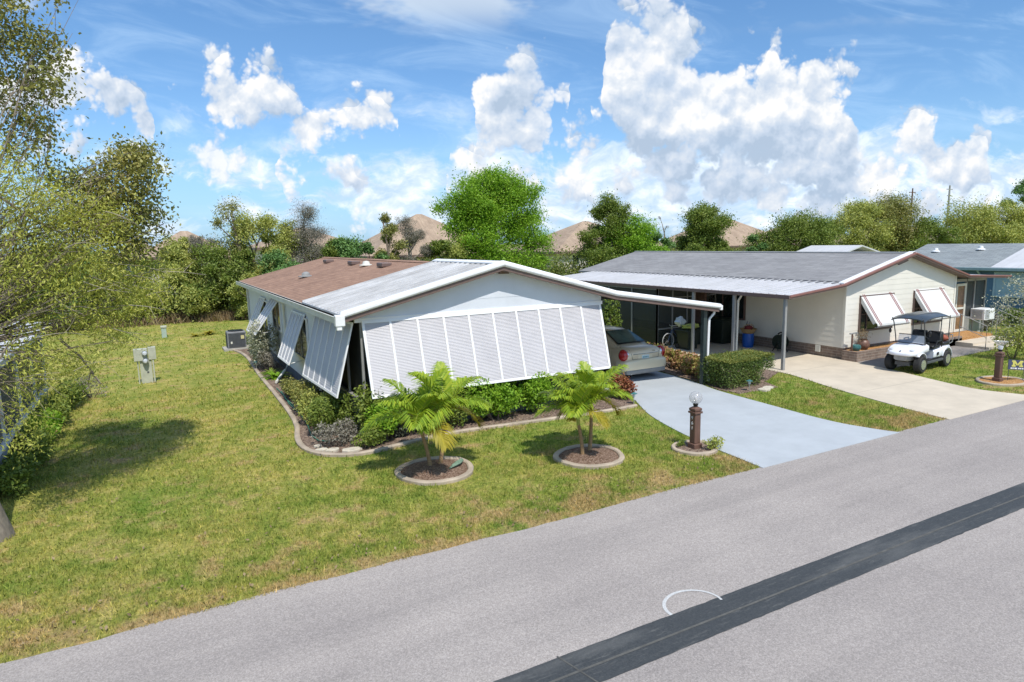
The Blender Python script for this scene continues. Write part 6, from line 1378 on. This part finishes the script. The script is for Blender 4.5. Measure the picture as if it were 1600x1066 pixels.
q.build('letter', pmat('maize', (.55, .52, .13), .5), sg)
q = MB()
for k, w in enumerate((.06, .05, .07, .03, .06, .05, .06)): sbox(.10 + k * .08, .10 + k * .08 + w, .03, .075, .014, .017, q)
q.build('lettering', 'white', sg)
for u_ in (.06, .69): MB().tube([sgp(u_, -.40, -.01), sgp(u_, .36, -.01)], .008, 6).build('stake', 'darkgrey', sg)

# ------------------------------------------------------------------ meter pedestal, utility box, air conditioner
mp = thing('meter_pedestal', 'beige electric meter pedestal with two round meters standing on the lawn', 'meter', (-.45, 25.85, 0))
MB().box(-.64, -.28, 25.75, 25.93, 0, .85).build('column', 'beige', mp, bevel=.01)
MB().box(-.80, -.38, 25.68, 25.93, .80, 1.22).build('meter_cabinet', 'beige', mp, bevel=.015); MB().box(-.36, -.12, 25.70, 25.93, .82, 1.26).build('breaker_box', 'beige', mp, bevel=.015)
MB().box(-.255, -.205, 25.72, 25.78, 0, .83).build('conduit', 'beige', mp, bevel=.01); MB().box(-.72, -.68, 25.76, 25.80, 0, .80).build('conduit', 'beige', mp)
for z_ in (.80, 1.07):
    mm_ = MB().lathe([(.095, 0), (.095, -.05), (.0, -.05)], (-.46, 25.68, z_), 20, 'y').build('meter', 'alu', mp, smooth=True)
    MB().lathe([(.07, 0), (.07, -.07), (.05, -.10), (0, -.105)], (-.46, 25.64, z_), 18, 'y').build('meter_glass', 'lens', mm_, smooth=True)
MB().box(-.44, -.38, 25.738, 25.748, .36, .42).build('sticker', 'darkgrey', mp)
ub = thing('utility_pedestal', 'small pale green utility pedestal far back on the lawn', 'utility box', (.29, 38.7, 0))
MB().box(.17, .41, 38.6, 38.82, 0, .52).build('body', pmat('pale_green_box', (.34, .42, .36), .6, var=.1), ub, bevel=.02); MB().box(.14, .44, 38.57, 38.85, .52, .64).build('lid', 'beige', ub, bevel=.03)
ac = thing('air_conditioner', 'dark grey air conditioner condenser on a pad by the back of the white house', 'air conditioner', (3.1, 32.2, 0))
MB().box(2.55, 3.75, 31.7, 32.75, -.02, .09).build('pad', 'slab', ac)
bx_ = MB(); bx_.box(2.73, 3.53, 31.9, 32.62, .10, .84); bx_.build('cabinet', pmat('condenser_grey', (.20, .205, .22), .5, var=.15), ac, bevel=.03)
sl_ = MB()
for k in range(16):
    z_ = .15 + k * .040; sl_.box(2.78, 3.48, 31.885, 31.905, z_, z_ + .014); sl_.box(2.715, 2.735, 31.95, 32.57, z_, z_ + .014)
sl_.build('louvres', 'darkgrey', ac)
tg = MB(); tg.lathe([(.33, .84), (.34, .865), (.30, .87)], (3.13, 32.26, 0), 24)
for k in range(9): tg.beam((3.13 - .30, 32.26 - .28 + k * .07, .868), (3.13 + .30, 32.26 - .28 + k * .07, .868), .008, .008)
tg.build('fan_grille', 'black', ac)
MB().box(3.30, 3.44, 31.88, 31.888, .50, .66).build('label_sticker', pmat('sticker', (.55, .50, .25), .6), ac); MB().box(2.86, 2.93, 31.88, 31.888, .30, .40).build('label_sticker', 'offwhite', ac)
# ------------------------------------------------------------------ things under the second carport
def bin_(x, y, label, h=1.0, w=.30, mat='binblack', group='wheeled bins'):
    t = thing('wheeled_bin', label, 'bin', (x, y, .017), group)
    def sq(z, a): return [(x - a, y - a * 1.1, z), (x + a, y - a * 1.1, z), (x + a, y + a * 1.1, z), (x - a, y + a * 1.1, z)]
    MB().loft([sq(.05, w * .78), sq(h - .08, w)]).build('body', mat, t, bevel=.03)
    MB().loft([sq(h - .08, w * 1.08), sq(h - .02, w * 1.1), sq(h + .04, w * .8)]).build('lid', mat, t, bevel=.02)
    for s in (-1, 1): MB().lathe([(.0, -.03), (.11, -.03), (.11, .03), (0, .03)], (x + s * w * .8, y + w, .13), 16, 'x').build('wheel', 'rubber', t)
    return t
bin_(19.45, 20.35, 'dark green wheeled bin with cloths piled on its lid, next to the bicycle', .85, .33)
bin_(21.75, 20.7, 'tall black round shouldered bin against the cream wall under the dark window', 1.12, .38)
bin_(20.6, 21.1, 'dark bin in the shade near the brown porch door', .9, .28)
def blob(name, mat, c, sc_, seed, label, cat):
    rg = np.random.default_rng(seed); mb = MB().sphere((0, 0, 0), 1, 16); ph = rg.uniform(0, 6, 6)
    mb.v = [tuple(np.array(c) + np.array(v) * np.array(sc_) * (1 + .22 * math.sin(3 * v[0] + ph[0]) * math.sin(4 * v[1] + ph[1]) + .15 * math.sin(7 * v[2] + ph[2] + 3 * v[0]))) for v in mb.v]
    return tag(rootmesh(mb, name, mat, (c[0], c[1], c[2] - sc_[2]), smooth=True), label, cat)
blob('cloth', 'towel', (19.5, 20.25, .98), (.40, .22, .10), 1, 'yellow green cloth heaped on the lid of the dark green bin', 'cloth')
blob('cloth', 'rag', (19.25, 20.6, 1.16), (.22, .20, .22), 2, 'pale blue grey cloth piled behind the yellow green one', 'cloth')
bk = thing('bicycle', 'bicycle leaning beside the dark green bin under the cream house carport', 'bicycle', (19.0, 21.2, .017))
def wheel_ring(cy_, t):
    K = 28; pts = [(19.02, cy_ + .31 * math.cos(2 * math.pi * k / K), .345 + .31 * math.sin(2 * math.pi * k / K)) for k in range(K + 1)]
    w_ = MB().tube(pts, .02, 6, cap=False).build('wheel', pmat('tyre_grey', (.35, .35, .35), .7), t)
    sp_ = MB()
    for k in range(12): sp_.tube([(19.02, cy_, .345), (19.02, cy_ + .30 * math.cos(k * math.pi / 6), .345 + .30 * math.sin(k * math.pi / 6))], .002, 4)
    sp_.build('spokes', 'alu', w_)
wheel_ring(20.55, bk); wheel_ring(21.6, bk)
fm = MB(); A_, B_, C__, D_, E_ = (19.02, 21.6, .345), (19.02, 21.2, .32), (19.02, 21.3, .78), (19.02, 20.75, .80), (19.02, 20.55, .345)
for a, b_ in ((A_, B_), (A_, C__), (B_, C__), (C__, D_), (B_, D_), (D_, E_)): fm.tube([a, b_], .018, 6)
fm.build('frame', pmat('blue_frame', (.05, .08, .16), .4), bk); MB().box(18.96, 19.08, 21.2, 21.45, .84, .89).build('saddle', 'black', bk, bevel=.02)
MB().tube([(18.78, 20.85, 1.0), (18.9, 20.72, .98), (19.02, 20.72, .95), (19.14, 20.72, .98), (19.26, 20.85, 1.0)], .014, 6).build('handlebar', 'alu', bk, smooth=True); MB().tube([D_, (19.02, 20.72, .96)], .016, 6).build('stem', 'alu', bk)
bb = thing('barrel', 'bright blue plastic barrel standing by the cream carport wall', 'barrel', (21.85, 19.3, .017))
MB().lathe([(.20, .017), (.225, .05), (.235, .25), (.235, .45), (.225, .60), (.215, .60)], (21.85, 19.3, 0), 24).build('body', 'bluep', bb, smooth=True)
MB().lathe([(.238, .30), (.243, .32), (.238, .34)], (21.85, 19.3, 0), 24).build('rib', 'bluep', bb, smooth=True)
bs = thing('basket', 'shallow tan wicker basket sitting on the blue barrel', 'basket', (21.85, 19.3, .60))
MB().lathe([(.20, .60), (.25, .64), (.33, .78), (.35, .80), (.33, .80), (.23, .66), (.0, .64)], (21.85, 19.3, 0), 24).build('bowl', 'wicker', bs, smooth=True)
hn = MB(); hn.tube([(21.85 + .33 * math.cos(a), 19.3, .80 + .18 * math.sin(a)) for a in np.linspace(0, math.pi, 13)], .014, 6); hn.build('handle', 'wicker', bs, smooth=True)
blob('cloth', pmat('dark_red_cloth', (.20, .03, .03), .9, var=.3), (21.80, 19.25, .84), (.18, .15, .09), 4, 'dark red cloth lying in the wicker basket', 'cloth')
blob('figurine', pmat('black_white_toy', (.25, .25, .25), .8, var=.9, scale=9), (21.88, 19.35, .98), (.08, .07, .13), 5, 'black and white figure poking out of the wicker basket', 'figurine')
hr = thing('hose_reel', 'dark green hose reel with coiled hose against the cream wall', 'hose reel', (21.95, 17.75, .017))
rr_ = MB(); rr_.lathe([(.30, -.13), (.30, -.11), (.06, -.11), (.06, .11), (.30, .11), (.30, .13)], (21.95, 17.75, .42), 20, 'x'); rr_.build('reel', 'binblack', hr)
hh = MB(); hh.tube([(21.84 + .21 * k / 130, 17.75 + (.20 + .02 * math.sin(k)) * math.cos(k * .55), .42 + (.20 + .02 * math.sin(k)) * math.sin(k * .55)) for k in range(130)], .014, 5); hh.build('hose', 'hose', hr, smooth=True)
st_ = MB()
for s in (-1, 1): st_.tube([(21.95 + s * .15, 17.5, .017), (21.95 + s * .15, 17.75, .45), (21.95 + s * .15, 18.0, .017)], .02, 6)
st_.tube([(21.8, 17.75, .75), (21.95, 17.75, .80), (22.1, 17.75, .75)], .03, 6); st_.build('stand', 'black', hr)
bk.rotation_euler = (0, 0, RD(-90)); bk.location = (19.55, 20.95, .017)
# planter items
gp = thing('garden_pump', 'brown post with a cross bar standing on the planter corner', 'garden post', (22.36, 14.95, .36))
MB().beam((22.36, 14.95, .36), (22.36, 14.95, 1.02), .05, .05).build('post', 'wood', gp, bevel=.01); MB().beam((22.22, 14.95, 1.03), (22.60, 14.93, 1.05), .06, .05).build('cross_bar', 'greymetal', gp, bevel=.01)
MB().tube([(22.56, 14.93, 1.02), (22.56, 14.93, .93)], .03, 8).build('hanging_cup', 'greymetal', gp)
tp = rootmesh(MB().lathe([(.09, .36), (.15, .42), (.165, .50), (.14, .57), (.12, .58), (.10, .56)], (22.68, 14.98, 0), 20), 'pot', 'teal', (22.68, 14.98, .36), smooth=True); tag(tp, 'small teal pot on the planter wall', 'pot')
bp_ = thing('potted_plant', 'round brown pot holding dry stems on the planter', 'pot', (23.15, 15.02, .36))
MB().lathe([(.12, .36), (.20, .44), (.225, .56), (.19, .68), (.13, .73), (.15, .75), (.12, .74)], (23.15, 15.02, 0), 22).build('pot', 'terracotta', bp_, smooth=True)
rg = np.random.default_rng(8); P = np.array([23.08, 15.0, .92]) + rg.normal(size=(420, 3)) * np.array([.13, .09, .12]); fast_mesh('dry_stems', leaves(P, .08, rg, 5), 4, 'leaf_dry', bp_)
# small garden lights, stones, ornament, hose
def path_light(x, y, label):
    t = thing('path_light', label, 'garden light', (x, y, 0), 'small solar path lights'); MB().tube([(x, y, 0), (x, y, .26)], .012, 6).build('stake', 'alu', t); MB().lathe([(.035, .24), (.045, .33), (.03, .34)], (x, y, 0), 12).build('lantern', 'lens', t); MB().lathe([(.10, .335), (.03, .37), (0, .38)], (x, y, 0), 14).build('cap', 'teal', t, smooth=True)
path_light(15.46, 13.55, 'solar light at the foot of the clipped hedge'); path_light(11.55, 14.15, 'solar light beside the drive behind the right palm'); path_light(3.15, 26.0, 'solar light in the side bed by the silvery shrub')
def rock(x, y, r, label, seed, h=.05):
    rg = np.random.default_rng(seed); n_ = 7; a0 = rg.uniform(0, 6); pts = [(x + r * rg.uniform(.7, 1.1) * math.cos(a0 + 2 * math.pi * k / n_) * 1.25, y + r * rg.uniform(.7, 1.1) * math.sin(a0 + 2 * math.pi * k / n_) * .8) for k in range(n_)]
    tag(rootmesh(MB().poly(pts, .0, .035 + h), 'flagstone', 'stone', (x, y, 0), bevel=.012), label, 'stone', 'pale flagstones in the bed')
rock(3.02, 14.62, .13, 'pale flagstone tucked into the rounded curb corner', 1); rock(3.22, 14.46, .15, 'middle pale flagstone just inside the curb corner', 2); rock(3.58, 14.25, .22, 'largest pale flagstone lying along the inside of the curb', 3); rock(3.0, 14.95, .09, 'smallest pale flagstone at the left of the group', 4)
or_ = MB(); pts = [(4.92, 11.80, .10), (5.06, 11.88, .13), (5.20, 11.98, .13), (5.32, 12.10, .12), (5.38, 12.24, .10)]
or_.tube(pts, [.012, .05, .065, .05, .015], 10); or_.v = [(x, y, .13 + (z - .13) * .7) for x, y, z in or_.v]; tag(rootmesh(or_, 'garden_ornament', pmat('verdigris', (.16, .24, .17), .7, var=.35, scale=20), (5.1, 12.1, .08), smooth=True), 'long pale green lizard like ornament lying on the mulch under the left palm', 'ornament')
hs = MB(); hs.tube([(3.22, 22.0, .07), (3.25, 20.6, .07), (3.18, 19.6, .07), (3.22, 18.2, .08), (3.18, 17.0, .07), (3.05, 15.9, .07), (3.1, 15.35, .07), (3.3, 15.1, .08), (3.5, 15.2, .08)], .014, 6); hs.tube([(3.28, 21.4, .07), (3.20, 20.2, .08), (3.26, 19.2, .07)], .014, 6)
tag(rootmesh(hs, 'garden_hose', 'hose', (3.2, 18.5, .05), smooth=True), 'green garden hose lying just inside the long curb', 'hose')
rock(15.95, 13.42, .22, 'pale flat stone at the foot of the clipped hedge', 9, .03); rock(16.3, 13.55, .18, 'second pale stone right of the first by the clipped hedge', 10, .02)
# power poles far away
def pole(x, y, h, label, mat, r=.35):
    t = thing('power_pole', label, 'power pole', (x, y, 0), 'power poles on the horizon'); MB().tube([(x, y, 0), (x, y, h)], [r, r * .55], 8).build('shaft', mat, t)
    MB().beam((x - 1.6, y, h - 1.2), (x + 1.6, y, h - 1.2), .22, .22).build('cross_arm', mat, t); MB().beam((x - 1.1, y, h - 3.2), (x + 1.1, y, h - 3.2), .2, .2).build('cross_arm', mat, t)
pole(204.6, 120, 18.3, 'brown wooden power pole, left of the two on the horizon', 'wood'); pole(224.5, 120, 19.6, 'taller pale power pole, right of the two on the horizon', 'greymetal', .45)
# tree trunk flare and a couple of fallen things near it
